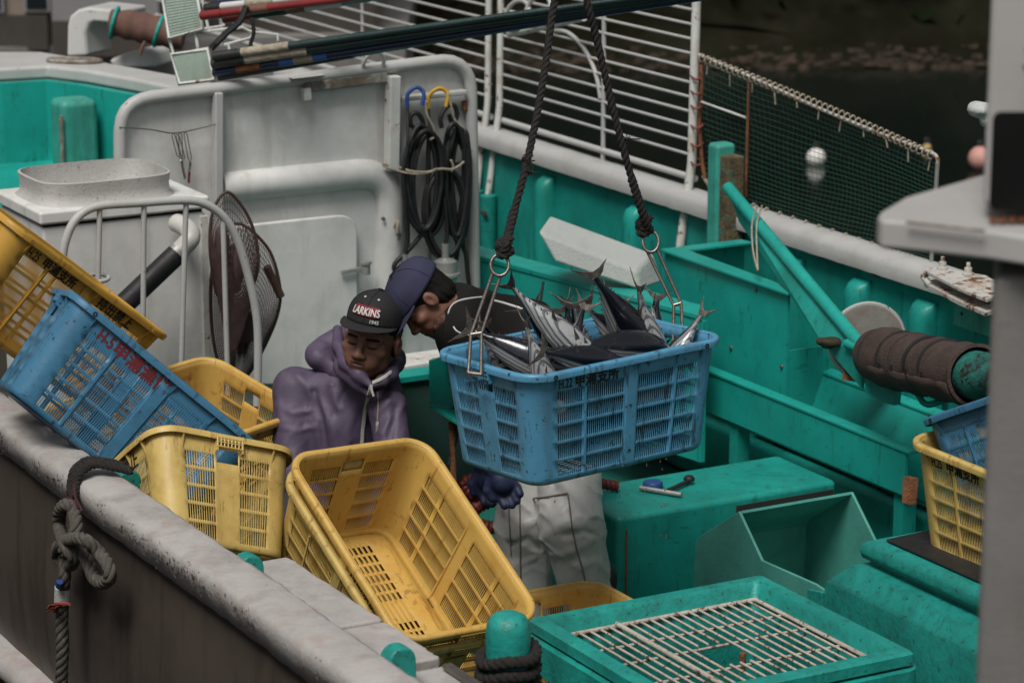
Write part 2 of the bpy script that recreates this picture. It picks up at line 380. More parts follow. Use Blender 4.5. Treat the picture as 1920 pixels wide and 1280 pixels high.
greyw = M('grey_render', (.21, .205, .205), .9, var=.08, dirt=(.14, .135, .13), ds=1.2, bump=.1)
winm = M('dark_window_glass', (.012, .018, .02), .1, var=.1, bump=0)
def building(label, u0, u1, v, d, mat, wins, h=5.):
    zb = q0[2] - .04; p0, p1 = P(u0, v, z=zb), P(u1, v, z=zb); d = (p0 - CAM) @ FW; p1 = p0 + (p1 - p0) * np.array([1, 0, 0])
    t = thing('building', label, 'building', ((p0[0] + p1[0]) / 2, p0[1], zb))
    w = MB().prism([(p0[0], p0[1], zb), (p1[0], p1[1], zb), (p1[0], p1[1] + 5, zb), (p0[0], p0[1] + 5, zb)], (0, 0, h)).build('wall', mat, t)
    MB().box(((p0[0] + p1[0]) / 2, p0[1] - .03, zb + .14), (abs(p1[0] - p0[0]) / 2 - .01, 0, 0), (0, .05, 0), (0, 0, .16)).build('base_course', M('dark_brown_base', (.055, .047, .04), .9), t)  # dark brown band along the foot of the wall
    for (a, b_, c_, e) in wins:
        x0, x1 = P(a, c_, d=d), P(b_, e, d=d)
        f = MB().box(((x0[0] + x1[0]) / 2, p0[1] - .02, (x0[2] + x1[2]) / 2), ((x1[0] - x0[0]) / 2 + .03, 0, 0), (0, .04, 0), (0, 0, (x0[2] - x1[2]) / 2 + .03)).build('window', greyw, t)
        MB().box(((x0[0] + x1[0]) / 2, p0[1] - .065, (x0[2] + x1[2]) / 2), ((x1[0] - x0[0]) / 2, 0, 0), (0, .006, 0), (0, 0, (x0[2] - x1[2]) / 2)).build('pane', winm, f)
building('tan building with small dark windows in the top left corner', -260, 95, 88, 28, tanw, [(55, 93, -45, 13), (-60, 7, -45, 15)])
building('plain grey harbour shed beside the tan building at top left', 100, 300, 100, 27.6, greyw, [])
building('low tan wall building behind the bundle of fishing poles', 306, 706, 62, 29, tanw, [])
def buoy(label, u, v, d, r, mat, sq=1.):
    p = P(u, v, d=d); t = thing('buoy', label, 'buoy', p)
    MB().lathe(p, (0, 0, 1), [(.001, -r * sq)] + [(r * math.sin(a), -r * sq * math.cos(a)) for a in np.linspace(.2, PI - .2, 9)] + [(.001, r * sq)], 18).build('float', mat, t, smooth=60)
    MB().tube([p + Zv * r * sq * .95, p + Zv * (r * sq + .03) + RT * .02, p + Zv * (r * sq + .05), p + Zv * (r * sq + .03) - RT * .02, p + Zv * r * sq * .95], .012, 6).build('eye', blackr, t, smooth=60)
bw = M('white_buoy', (.62, .61, .58), .6, dirt=(.4, .38, .33)); bp_ = M('pink_buoy', (.50, .26, .22), .6); by_ = M('yellow_buoy', (.35, .27, .10), .6)
def wpt(u, v): p = P(u, v, z=WATER); return np.linalg.norm((p - CAM) @ FW)
buoy('white round buoy floating beyond the green net', 1530, 296, wpt(1530, 308), .085, bw)
buoy('pink buoy floating at the edge of the white column', 1838, 297, wpt(1832, 318), .105, bp_)
buoy('tiny yellowish float behind the end of the net frame', 1738, 277, wpt(1738, 283), .04, by_)
t_ = P(1838, 205, d=9.8); tt = thing('bundled_cloth', 'white and brown bundled cloth poking out behind the upper white column', 'cloth', t_)
MB().add(*nets(lambda p: smin(s_ell(p, t_, (.045, .05, .028)) + .006 * vnoise(p * 60), s_ell(p, t_ + np.array([.03, 0, -.03]), (.035, .04, .035)) + .006 * vnoise(p * 50), .01), t_ - .1, t_ + .1, .008)).build('cloth', MATS['white_foam'], tt, smooth=60)
MB().tube([t_ + np.array([.05, 0, -.02]), t_ + np.array([.04, 0, -.09])], .025, 8).build('wrap', browncloth, tt, smooth=50)

# ================================================================== the boat
boat = thing('fishing_boat', 'teal and white fishing boat with open working deck seen from the quay', 'boat', bt(0, 1.8, DECK))
def swept(name, prof, s0, s1, mat, n=90, wob=0., amp=0., parent=boat, seed=0, smooth=60):
    """profile of (t, z) swept along the boat"""
    rows = []
    for i in range(n + 1):
        s = s0 + (s1 - s0) * i / n; row = []
        for j, (t, z) in enumerate(prof):
            q = np.array([s * 2.2, j * .0, seed]); w = wob * vnoise(q) if wob else 0
            e = amp * vnoise(np.array([s * 26, t * 60, z * 60 + seed])) if amp else 0
            row.append(bt(s, t + w + e * .7, z + e))
        rows.append(row)
    return MB().grid(rows, True).build(name, mat, parent, smooth=smooth)
hull = swept('hull', [(-.105, .97), (-.125, .6), (-.11, .3), (.0, -.2), (.45, -.9), (.65, -1.6), (.75, -1.6), (.55, -.9), (.24, -.05), (.24, .04), (.03, .6), (-.005, .97)], -6.5, 4.5, hullm, 40, wob=.004)
gw = [(-.150, .985), (-.157, 1.005), (-.157, 1.028), (-.150, 1.044), (-.136, 1.052), (-.02, 1.055), (-.005, 1.048), (.0, 1.03), (.0, .93), (-.09, .92), (-.135, .94)]
swept('gunwale', gw, -6.5, 4.5, gunm, 420, wob=.006, amp=.0028, smooth=80)
sz = bc(P(10, 1262, t=-.16))[2]
swept('rubbing_strake', [(-.06, sz - .07), (-.14, sz - .06), (-.17, sz - .02), (-.17, sz + .02), (-.13, sz + .05), (-.05, sz + .05)], -6.5, 4.5, gunm, 120, amp=.006)
MB().sbox(-6.5, 4.5, .004, .05, .62, .925).build('inner_bulwark', teal, boat)
MB().prism([bt(-14, -1.9, 1.9), bt(14, -1.9, 1.9), bt(14, -9, 1.9), bt(-14, -9, 1.9)], (0, 0, -4.2)).build('quay', bank)['kind'] = 'structure'
m = MB().sbox(-6.5, 4.5, .24, 3.75, DECK - .04, DECK); m.build('deck', M('deck_paint', (.008, .085, .065), .45, dirt=(.006, .03, .025), ds=3, da=.7, bump=.15), boat)
# inner ledge boards along the near bulwark
for i, (s0, s1, t1, dz) in enumerate([(-1.34, -.70, .245, 0), (-.665, -.335, .235, .006), (-.30, .9, .24, -.004)]):
    m = MB()
    pts = [bt(s0 + (s1 - s0) * k / 24, t1 + .004 * vnoise(np.array([k * .9, i, 0.])), .95 + dz) for k in range(25)]
    m.prism([bt(s0, .004, .95 + dz)] + pts + [bt(s1, .004, .95 + dz)], (0, 0, -.05)); m.build('inner_ledge', gunm, boat, bevel=.012)
MB().sbox(-.26, .35, .20, .228, .952, .966).build('ledge_strip', steel, boat, bevel=.003)
# flaking, hairy outer edge of the near gunwale
m = MB()
for k in range(3600):
    s = random.uniform(-3.4, .6); w = vnoise(np.array([s * 5, 2.2, .5])) + .5 * vnoise(np.array([s * 17, 1., 4.5]))
    if w < random.uniform(-.55, .7): continue
    h = random.gauss(0, .014); c = bt(s, -.1605 + .12 * abs(h) + random.uniform(-.002, .003), 1.008 + h); a = nrm(A * random.uniform(-1, 1) + Zv * random.uniform(-.6, .6)) * random.uniform(.003, .011); q = nrm(np.cross(a, B)) * random.uniform(.0006, .0022)
    m.add([c - a, c + q - B * .002, c + a, c - q], [(0, 1, 2, 3)])
m.build('flaking_edge', M('flaked_fibre', (.075, .062, .05), .9, var=.6, vs=30, bump=0), boat, recalc=False)['kind'] = 'stuff'
# near bulwark frame heads
for u, v in ((236, 877), (464, 1037), (746, 1208)):
    p = bc(P(u, v, t=.045)); s = p[0]; prof = [(.004, .90), (.086, .90)] + [(.045 + .041 * math.cos(a), p[2] - .04 + .04 * math.sin(a)) for a in np.linspace(0, PI, 9)]
    MB().prism([bt(s - .03, t + .0, z) for t, z in prof], A * .06).build('bulwark_frame', teal_worn, boat, bevel=.008)
    
# far bulwark
FT = 3.72
MB().sbox(-9, 4.5, FT, FT + .06, -.9, 1.12).build('far_bulwark', teal, boat)
swept('far_gunwale', [(FT - .05, 1.10), (FT - .055, 1.15), (FT - .03, 1.185), (FT + .06, 1.19), (FT + .11, 1.16), (FT + .11, 1.10)], -9, 4.5, M('weathered_white_cap', (.38, .38, .37), .5, var=.08, dirt=(.28, .27, .24), ds=6, da=.6, chips=(.08, .07, .05), cs=30, ca=.69), 260, amp=.0012)
swept('gunwale_seam', [(FT - .012, 1.085), (FT - .018, 1.10), (FT - .0, 1.105)], -9, 4.5, M('old_sealant', (.03, .03, .022), .9), 200, amp=.008)
for u, v, w in ((1032, 330, .05), (1200, 360, .05), (1495, 470, .06), (1620, 520, .055), (1742, 570, .06)):
    p = bc(P(u, v, t=FT)); s = p[0]
    prof = [(s - w, FT), (s - w, FT - .05), (s - w * .6, FT - .08), (s + w * .6, FT - .08), (s + w, FT - .05), (s + w, FT)]
    rows = []
    for z, k in ((DECK, 1), (.96, 1), (1.0, .92), (1.03, .7), (1.045, .3), (1.05, .05)):
        rows.append([bt(a, FT - (FT - b_) * k, z) for a, b_ in prof])
    MB().grid(rows).build('bulwark_frame', teal, boat, smooth=70)
# bow: raised bulwark and foredeck at the left
ZB = 1.55
inner = [P(u, v, z=ZB) for u, v in ((-260, 150), (-120, 132), (0, 128), (90, 123), (160, 131), (250, 147), (330, 164), (420, 186), (520, 214))]
outer = [P(u, v, z=ZB) for u, v in ((-260, 108), (-120, 98), (0, 97), (80, 97), (130, 105), (200, 117), (335, 141), (430, 160), (540, 190))]
MB().prism(inner + outer[::-1], (0, 0, -.07)).build('bow_gunwale', white_rim, boat, bevel=.02, seg=3)
MB().grid([[p - Zv * .07 for p in inner], [p - Zv * .95 for p in inner]]).build('bow_bulwark', teal_clean, boat, solid=.05)
fd = [P(u, v, z=1.08) for u, v in ((-300, 440), (-300, 285), (0, 290), (330, 316), (520, 340), (480, 400), (330, 440))]
MB().prism(fd, (0, 0, -.05)).build('foredeck', teal_clean, boat)
c = P(140, 116, z=ZB + .004)
MB().prism([c + np.array([.13 * math.cos(a), .05 * math.sin(a) - .02 * math.cos(a), 0]) for a in np.linspace(0, 2 * PI, 24, False)], (0, 0, .004)).build('fairlead_opening', darkhole, boat)
MB().tube([c + np.array([.135 * math.cos(a), .056 * math.sin(a) - .02 * math.cos(a), .006]) for a in np.linspace(0, 2 * PI, 24, False)], .012, 6, closed=True).build('fairlead_rim', wood, boat, smooth=60)

# ------------------------------------------------------------------ mooring posts
p = P(143, 322, z=1.08); pt = P(145, 178, d=(p - CAM) @ FW)
t = thing('mooring_post', 'square teal samson post with scuffed edges on the foredeck', 'mooring post', (p[0], p[1], 1.08))
h = pt[2] - 1.08; Rz = A * .09, B * .095
MB().box(np.array([p[0], p[1], 1.08 + h / 2]), Rz[0], Rz[1], Zv * h / 2).build('post', teal_pale, t, bevel=.035, seg=4)
e = [p + A * (.097) - B * .102 + Zv * (h * k - .0) for k in (.05, .4, .8)]; e = [np.array([q[0], q[1], 1.08 + h * k]) for q, k in zip(e, (.05, .4, .82))]
MB().tube(e, .010, 6).build('scuffed_corner', wood, t, smooth=60)
p = P(953, 1160, z=1.0); base = np.array([p[0], p[1], .3])
t = thing('bollard', 'round-topped teal bollard with black rope wound round it in the foreground', 'bollard', base)
MB().lathe(base, (0, 0, 1), [(.001, 0), (.062, 0), (.062, .60), (.063, .655), (.060, .685), (.050, .706), (.033, .716), (.001, .72)], 32).build('post', teal_worn, t, smooth=45)
m = MB(); zc = P(953, 1262, d=(p - CAM) @ FW)[2]
m.rope([np.array([p[0], p[1], 0]) + np.array([(.077 + .004 * k) * math.cos(a), (.077 + .004 * k) * math.sin(a), zc - .075 + .042 * (a / (2 * PI)) + .006 * math.sin(3 * a)]) for k, a in enumerate(np.linspace(0, 6.6 * PI, 90)) for k in [0]], .0175, .06)
o = m.build('mooring_rope', blackrope, smooth=60); tag(o, 'black rope coiled round the foreground teal bollard', 'rope')

# ------------------------------------------------------------------ cabin wall
SW = -4.6
def cw(u, v, ds=0.): return P(u, v, s=SW + ds)
cab = thing('cabin_wall', 'white painted cabin wall with rounded pipe edge and low door', 'wall', P(556, 730, s=SW))
def arc(c0, c1, c2, n=6): return [(1 - k) ** 2 * np.array(c0) + 2 * k * (1 - k) * np.array(c1) + k * k * np.array(c2) for k in np.linspace(0, 1, n)]
ol = [np.array(q, float) for q in [(225, 790), (225, 250)]] + arc((226, 240), (228, 190), (285, 182)) + [np.array(q, float) for q in [(400, 168), (560, 148), (720, 127), (820, 115)]] + arc((830, 114), (878, 112), (883, 165)) + [np.array(q, float) for q in [(886, 330), (889, 520), (890, 700)]]
MB().prism([cw(*q, -.02) for q in ol], A * .02 - A * .06).build('panel', white, cab)
MB().tube([cw(*q, .005) for q in ol], .027, 12).build('edge_pipe', white_rim, cab, smooth=60)
def strip(pts, w, dep, name, mat, par=cab, bev=.006, ds=0.):
    """flat bar lying on the wall along pixel points"""
    q0_, q1_ = cw(*pts[0], ds), cw(*pts[1], ds); d = nrm(q1_ - q0_); w_ = nrm(np.cross(d, A)) * w / 2
    return MB().box((q0_ + q1_) / 2 + A * dep / 2, (q1_ - q0_) / 2, w_, A * dep / 2).build(name, mat, par, bevel=bev)
strip(((404, 172), (404, 470)), .036, .045, 'stiffener', white_rim)
strip(((731, 140), (728, 318)), .05, .06, 'stiffener', white_rust)
st = strip(((566, 163), (722, 143)), .045, .03, 'wooden_rail', wood)
strip(((563, 176), (577, 174)), .055, .042, 'rail_bracket', white_rust, ds=.002)
strip(((540, 146), (600, 139)), .012, .05, 'grab_bar', white_rim, ds=.02)
fr = [(414, 352), (520, 341), (640, 329)] + [tuple(q) for q in arc((670, 326), (728, 322), (730, 380))] + [(728, 480), (724, 640), (722, 720)]
MB().tube([cw(*q, -.018) for q in fr], .056, 14, flat=1.15, up=A).build('door_frame', white, cab, smooth=70)
dl = [(415, 720), (415, 432)] + [tuple(q) for q in arc((425, 424), (430, 424), (440, 422), 3)] + [(560, 409)] + [tuple(q) for q in arc((630, 402), (662, 400), (665, 432), 6)] + [(666, 716)]
door = MB().prism([cw(*q, .0) for q in dl], A * .028).build('door', white, cab, bevel=.008)
m = MB(); q = cw(672, 505, .05)
m.box(cw(662, 507, .045), nrm(cw(700, 501) - cw(640, 511)) * .055, Zv * .009, A * .006); m.build('hinge_strap', galv, door, bevel=.002)
m = MB().lathe(cw(686, 514, .055), (0, 0, 1), [(.001, 0), (.02, 0), (.02, .045), (.026, .045), (.026, .056), (.001, .056)], 14); m.build('hinge_knuckle', galv, door, smooth=40)
for u, v in ((718, 410), (742, 430)):
    MB().lathe(cw(u, v, .03), A, [(.001, .012), (.008, .01), (.009, 0)], 10).build('rivet', steel, cab, smooth=60)
m = MB(); c0 = cw(738, 427, .03); m.rope(spline([c0, c0 + Zv * .03 + B * .01 + A * .02, c0 + A * .03 - Zv * .02, c0 + B * .03 - Zv * .03, c0 - Zv * .055 + B * .02]), .008, .03); o = m.build('tie_string', twine, smooth=60); tag(o, 'short knotted string tied to a stud on the cabin wall', 'string')
MB().tube([cw(700 + 19 * math.cos(a) + 6 * math.sin(a), 122 - 25 * math.sin(a), .03 + .03 * math.sin(a)) for a in np.linspace(0, 2 * PI, 22, False)], .0085, 7, closed=True).build('ring', white_rust, cab, smooth=60)
strip(((868, 188), (870, 207)), .022, .02, 'eye_plate', rust)
m = MB(); sq = [P(u, v, s=SW + .5 * (1 if v > 676 else 0)) for u, v in ((690, 676), (838, 655), (834, 672), (700, 694))]
m.prism([P(685, 672, z=.78), P(845, 650, z=.78), P(838, 672, z=.78), P(688, 697, z=.78)], (0, 0, -.05)).build('sill', white_rust, cab, bevel=.01)

# wire with clips strung across the wall
m = MB(); w = spline([cw(224, 239, .03), cw(280, 243, .03), cw(325, 250, .03), cw(365, 243, .03), cw(404, 233, .04)])
t = thing('clip_wire', 'thin wire with hanging metal clips strung across the white cabin wall', 'wire', cw(320, 250, .03))
MB().tube(w, .0028, 5).build('wire', steel, t, smooth=60)
for (u0, v0, u1, v1) in ((324, 250, 336, 295), (332, 252, 345, 300), (338, 248, 340, 300), (347, 247, 357, 303)):
    a0, a1 = cw(u0, v0, .035), cw(u1, v1, .03); d = (a1 - a0); n_ = nrm(np.cross(d, A)) * .007
    MB().tube([a0, a0 + d * .1 + n_, a0 + d * .9 + n_, a1, a0 + d * .9 - n_, a0 + d * .1 - n_], .0022, 5, closed=True).build('clip', steel, t, smooth=60)
for (u0, v0, u1, v1, mt) in ((340, 300, 347, 335, steel), (357, 303, 355, 322, steel), (355, 320, 354, 343, redp)):
    MB().rope([cw(u0, v0, .03), cw(u1, v1, .03)], .006, .02).build('chain', mt, t, smooth=60)

# ------------------------------------------------------------------ hose coils on the cabin wall
strip(((745, 184), (868, 171)), .022, .045, 'hook_board', white_rim)
def hang_hook(label, u0, u1, v, mat, v2):
    t = thing('hook', label, 'hook', cw((u0 + u1) / 2, v, .07))
    MB().tube(spline([cw(u0, v + 30, .06), cw(u0, v + 6, .06), cw((u0 + u1) / 2, v - 8, .07), cw(u1 - 4, v - 3, .08), cw(u1, v + 8, .09), cw(u1 - 4, v + 26, .09)]), .009, 7).build('coated_tip', mat, t, smooth=60)
    MB().tube([cw(u0, v + 24, .055), cw(u0 + 2, v2, .04)], .007, 6).build('rod', steel, t, smooth=60)
hang_hook('long iron hook with blue coated tip hanging beside the hose coils', 764, 795, 172, M('blue_coating', (.02, .06, .22), .5), 470)
hang_hook('long iron hook with yellow coated tip hanging above the hose coils', 804, 840, 174, M('yellow_coating', (.45, .26, .02), .5), 520)
def coil(label, cu, cv, ru, rv, turns, lead, tail, tie):
    t = thing('hose_coil', label, 'hose', cw(cu, cv + rv, .08)); pts = [cw(*q, .05) for q in lead]
    for k in range(turns * 14):
        a = PI / 2 + 2 * PI * k / 14; q = k / 14
        j = vnoise(np.array([q * .9, 3.1, cu]))
        pts.append(cw(cu + (ru - 9 + 11 * abs(math.sin(q * 2.1))) * math.cos(a) + 9 * j, cv - (rv - 6 + 14 * abs(math.sin(q * 1.7 + 1)) * (1 if math.sin(a) < 0 else .3)) * math.sin(a) + 8 * j, .05 + .022 * (k % 29) / 7 * .5 + .012 * math.sin(q * 5)))
    pts += [cw(*q, .06) for q in tail]
    MB().tube(spline(pts, 4), .0105, 7).build('hose', blackr, t, smooth=70)
    MB().rope(spline([cw(u, v, .10) for u, v in tie]), .006, .02).build('tie', twine, t, smooth=60)
coil('left black hose coil hung on the white cabin wall', 797, 336, 33, 96, 7, [(795, 246), (792, 226), (782, 212), (770, 218), (771, 235), (788, 245)], [(800, 420), (790, 440), (765, 470), (740, 495), (742, 512)], [(800, 190), (800, 215), (812, 238), (815, 255), (806, 262)])
coil('right black hose coil beside the pipe edge of the cabin wall', 856, 338, 21, 104, 8, [(828, 240), (826, 220), (838, 200), (852, 198), (857, 215), (852, 235)], [(868, 440), (874, 480), (878, 520), (884, 560)], [(842, 176), (846, 200), (852, 224), (864, 238)])
coil('loose black hose loops hanging lowest between the two main coils', 830, 392, 40, 82, 3, [(842, 215), (850, 240), (872, 300)], [(858, 470), (838, 500), (800, 520)], [(845, 300), (850, 312), (846, 322)])
m = MB(); m.rope(spline([cw(717, 308, .04), cw(745, 313, .05), cw(770, 321, .11), cw(800, 323, .13), cw(826, 317, .12), cw(845, 318, .1), cw(865, 308, .1), cw(885, 282, .05)]), .006, .03); m.rope(spline([cw(718, 312, .04), cw(765, 325, .11), cw(798, 325, .13), cw(820, 316, .13)]), .005, .03)
o = m.build('twine_tie', twine, smooth=60); tag(o, 'pale twine lashing both hose coils to the wall', 'twine')
for k, (u, v, s_) in enumerate(((835, 500, 1.), (760, 508, .7))):
    c = cw(u, v, .1); t = thing('pump', ['round metal pump with black lines below the hose coils', 'small metal pump end behind the blue cap'][k], 'pump', c - Zv * .05)
    MB().lathe(c - Zv * .06 * s_, (0, 0, 1), [(.001, 0), (.05 * s_, 0), (.055 * s_, .02 * s_), (.065 * s_, .022 * s_), (.065 * s_, .034 * s_), (.052 * s_, .036 * s_), (.05 * s_, .085 * s_), (.03 * s_, .095 * s_), (.016 * s_, .10 * s_), (.016 * s_, .16 * s_), (.001, .16 * s_)], 20).build('body', galv, t, smooth=40)
    MB().tube(spline([c + Zv * .08, c + Zv * .16 + B * .01, c + Zv * .3]), .009, 6).build('line', blackr, t, smooth=60)

# ------------------------------------------------------------------ white machinery casing with open collar
bx = thing('vent_casing', 'white box casing with a square rounded open collar on its lid', 'casing', bt(-4.3, .8, DECK))
MB().sbox(-4.56, -4.06, .475, 1.145, DECK, 1.435).build('casing', white, bx, bevel=.012)
MB().sbox(-4.55, -4.07, .485, 1.135, 1.43, 1.452).build('seam', blackp, bx)
MB().sbox(-4.575, -4.045, .46, 1.16, 1.448, 1.5).build('lid', white, bx, bevel=.012, seg=3)
MB().sbox(-4.07, -4.048, 1.12, 1.15, .5, 1.42).build('corner_strip', white_rust, bx, bevel=.003)
cc = bc(P(172, 352, z=1.5)); cs_, ct_ = -4.31, cc[1] - .03
def rsq(h, z, n=40): return [bt(cs_ + .9 * h * np.sign(math.cos(a)) * abs(math.cos(a)) ** .5, ct_ + 1.1 * h * np.sign(math.sin(a)) * abs(math.sin(a)) ** .5, z) for a in np.linspace(0, 2 * PI, n, False)]
MB().grid([rsq(.262, 1.5), rsq(.247, 1.515), rsq(.245, 1.545), rsq(.25, 1.588), rsq(.241, 1.590), rsq(.236, 1.545), rsq(.22, 1.506)], True).build('collar', collar_m, bx, smooth=50)
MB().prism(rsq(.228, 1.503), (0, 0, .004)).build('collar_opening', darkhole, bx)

# tubular hoop rail in front of the casing
SR = -3.7
rl = thing('hoop_rail', 'white tubular hoop rail with uprights in front of the casing', 'railing', P(300, 720, s=SR))
def hr(u, v, ds=0): return P(u, v, s=SR + ds)
MB().tube(spline([hr(u, v) for u, v in ((116, 500), (122, 455), (142, 412), (180, 388), (260, 381), (345, 376), (385, 383), (420, 408), (445, 450), (465, 515), (480, 585), (484, 650), (482, 760))]), .0165, 10).build('hoop', white_rim, rl, smooth=60)
for pts in (((187, 386), (184, 522)), ((270, 380), (268, 640)), ((349, 376), (339, 720)), ((418, 406), (428, 740))):
    MB().tube([hr(*q, -.002) for q in pts], .0105, 8).build('upright', white_rim, rl, smooth=60)
MB().tube([hr(184 + 20 * math.cos(a), 521 + 7 * math.sin(a), .05 * math.sin(a)) for a in np.linspace(0, 2 * PI, 18, False)], .008, 7, closed=True).build('ring', white_rim, rl, smooth=60)
t = thing('exhaust_pipe', 'black rubber pipe with white elbow leaning on the casing', 'pipe', P(235, 570, s=-3.86))
def ep(u, v): return P(u, v, s=-3.86)
MB().tube([ep(336, 472), ep(180, 620)], .042, 16).build('rubber_sleeve', blackr, t, smooth=50)
MB().tube(spline([ep(328, 480), ep(345, 462), ep(358, 446), ep(362, 434) - A * .05, ep(362, 432) - A * .16]), .037, 14).build('elbow', pvcw, t, smooth=60)
MB().tube([ep(337, 471), ep(331, 477)], .0445, 16).build('clamp', galv, t, smooth=50)

# ------------------------------------------------------------------ landing nets
def bag_lines(m, hoop, tip, nb, mat_r=.0016, sag=.5):
    """threads of a hanging net bag between a hoop and its tip"""
    k = len(hoop); rings = []
    for q in np.linspace(0, 1, nb):
        rings.append([h * (1 - q) + tip * q + A * .05 * math.sin(PI * q) * sag for h in hoop])
    for r in rings[:-1]: m.tube(r, mat_r, 3, closed=True)
    for j in range(k): m.tube([r[j] for r in rings], mat_r, 3)
def landing_net(label, hoop_px, tip_px, pole, sl_, dens):
    f = lambda u, v, ds=0: P(u, v, s=sl_ + ds)
    t = thing('landing_net', label, 'net', f(*pole[-1])); hp = spline([f(*q) for q in hoop_px], 6, closed=True)
    MB().tube(hp, .0065, 7, closed=True).build('hoop', bamboo, t, smooth=60)
    hoop = resample(hp + [hp[0]], .012 * dens)[:-1]; m = MB(); bag_lines(m, list(hoop), f(*tip_px, .06), 22); m.build('net_bag', brownnet, t)
    MB().tube([f(*q, .02) for q in pole], .017, 8).build('pole', bamboo, t, smooth=60)
landing_net('brown landing net nearer the hoop rail, its bag gathered in dark folds', [(425, 360), (460, 396), (480, 448), (484, 505), (464, 552), (432, 574), (406, 548), (394, 470), (398, 400)], (428, 690), [(437, 575), (432, 745)], -3.92, 1.)
landing_net('larger round landing net hanging behind, open mesh with taped rim', [(440, 420), (500, 462), (524, 530), (522, 585), (496, 650), (462, 706), (430, 720), (400, 640), (398, 500)], (455, 640), [(500, 500), (527, 556)], -4.0, 1.)
m = MB()
for k, (u, v, dr) in enumerate([(415, 470, 40), (440, 500, 55), (425, 540, 45)]):
    c = P(u, v, s=-3.9); m.add(*nets(lambda p: s_ell(p, c, (.035, .03, .10)) + .012 * vnoise(p * np.array([40, 40, 9]), k), c - .16, c + .16, .012))
o = m.build('folded_net', brownnet, smooth=60); tag(o, 'dark bunched netting stuffed between the two landing nets', 'net')

# ------------------------------------------------------------------ guard railing on the far gunwale
RTt = FT + .05
def rr(u, v): return P(u, v, t=RTt)
S_of = lambda u: bc(rr(u, 250))[0]
zs = [bc(rr(1300, y))[2] for y in range(22, 300, 27)]; ztop = zs[0] + .30
gz = 1.19
for (label, sa, sb, posts, thick) in (('white horizontal-bar guard railing section behind the hanging ropes', S_of(943), S_of(1305), [(943, .017, 0), (1131, .011, 0), (1305, .021, 1)], 0),
                                     ('white horizontal-bar guard railing section behind the cabin wall and poles', S_of(300), S_of(921), [(921, .017, 0), (682, .008, 0), (420, .01, 0)], 0)):
    t = thing('guard_railing', label, 'railing', bt((sa + sb) / 2, RTt, gz), group='white guard railing sections')
    for u, r, low in posts:
        s = S_of(u); zb = gz - (.36 if r > .015 else .02)
        MB().tube([bt(s, RTt - (.09 if r > .015 else 0), zb), bt(s, RTt - (.02 if r > .015 else 0), gz + .12 if r > .015 else gz), bt(s, RTt, ztop + .3)], r, 10).build('post', white_rust if r > .015 else white_rim, t, smooth=60)
    dz = zs[-2] - zs[-1]
    for z in [zs[-1] + dz * k for k in range(0, 15)]:
        MB().tube([bt(sa, RTt, z), bt(sb, RTt, z)], .0072, 7).build('bar', white_rim, t, smooth=60)
    MB().tube([bt(sa, RTt, gz + .045), bt(sb, RTt, gz + .045)], .016, 8).build('bottom_rail', white_rim, t, smooth=60)
    if posts[0][0] == 943:
        c = [rr(*q) for q in ((1040, 58), (1065, 62), (1090, 85), (1108, 115), (1120, 150), (1126, 185))]
        MB().tube(spline(c), .011, 8).build('bent_stay', white_rim, t, smooth=60)
for u in (921, 946):       # hinged feet of the paired posts
    s = S_of(u); t = thing('post_socket', 'teal socket holding the %s post of the paired railing posts' % ('left' if u < 930 else 'right'), 'socket', bt(s, FT - .06, .55), group='teal railing post sockets')
    MB().lathe(bt(s, FT - .045, .50), (0, 0, 1), [(.001, 0), (.03, .02), (.04, .06), (.042, .36), (.03, .365), (.001, .366)], 16).build('socket', teal_worn, t, smooth=50)
    MB().tube([bt(s - .05, FT - .06, .78), bt(s + .05, FT - .09, .78)], .012, 8).build('pin', steel, t, smooth=50)
t = thing('pole_rest', 'white pole rest with two rings on top of the railing', 'pole rest', rr(1050, 60))
MB().tube([rr(982, 61) - B * .08, rr(1122, 30) - B * .08], .021, 10).build('arm', white_rust, t, smooth=50)
for u, v in ((996, 27), (1036, 17)):
    MB().tube([rr(u + 22 * math.cos(a), v + 27 * math.sin(a)) - B * (.08 + .02 * math.sin(a)) for a in np.linspace(0, 2 * PI, 24, False)], .011, 8, closed=True).build('ring', white_rim, t, smooth=60)

# ------------------------------------------------------------------ net screen on the far gunwale
ns = thing('net_screen', 'green net screen laced to a pipe frame along the far gunwale', 'net screen', rr(1530, 500))
def fr_(pts): return [rr(*q) for q in pts]
tl, tr_, br, bl = (1311, 106), (1757, 293), (1746, 492), (1330, 372)
MB().tube(spline(fr_([(1308, 102), (1420, 150), (1540, 205), (1650, 250), (1740, 284), (1757, 296), (1757, 312)]), 6), .0075, 8).build('top_pipe', white_heavy, ns, smooth=60)
MB().tube(fr_([(1758, 305), (1752, 400), (1746, 496)]), .009, 8).build('end_pipe', galv, ns, smooth=60)
MB().rope(spline(fr_([(1318, 330), (1345, 365), (1400, 398), (1500, 430), (1600, 458), (1746, 497)])), .009, .03).build('foot_rope', twine, ns, smooth=60)
MB().rope(spline(fr_([(1312, 106), (1316, 160), (1311, 230), (1316, 300), (1322, 335)])), .010, .03).build('side_rope', rust, ns, smooth=60)
MB().tube(fr_([(1404, 150), (1398, 370)]), .0065, 6).build('brace', rust, ns, smooth=60)
MB().tube(fr_([(1312, 190), (1398, 221)]), .006, 6).build('brace', white_rust, ns, smooth=60)
m = MB(); NU, NV = 54, 25
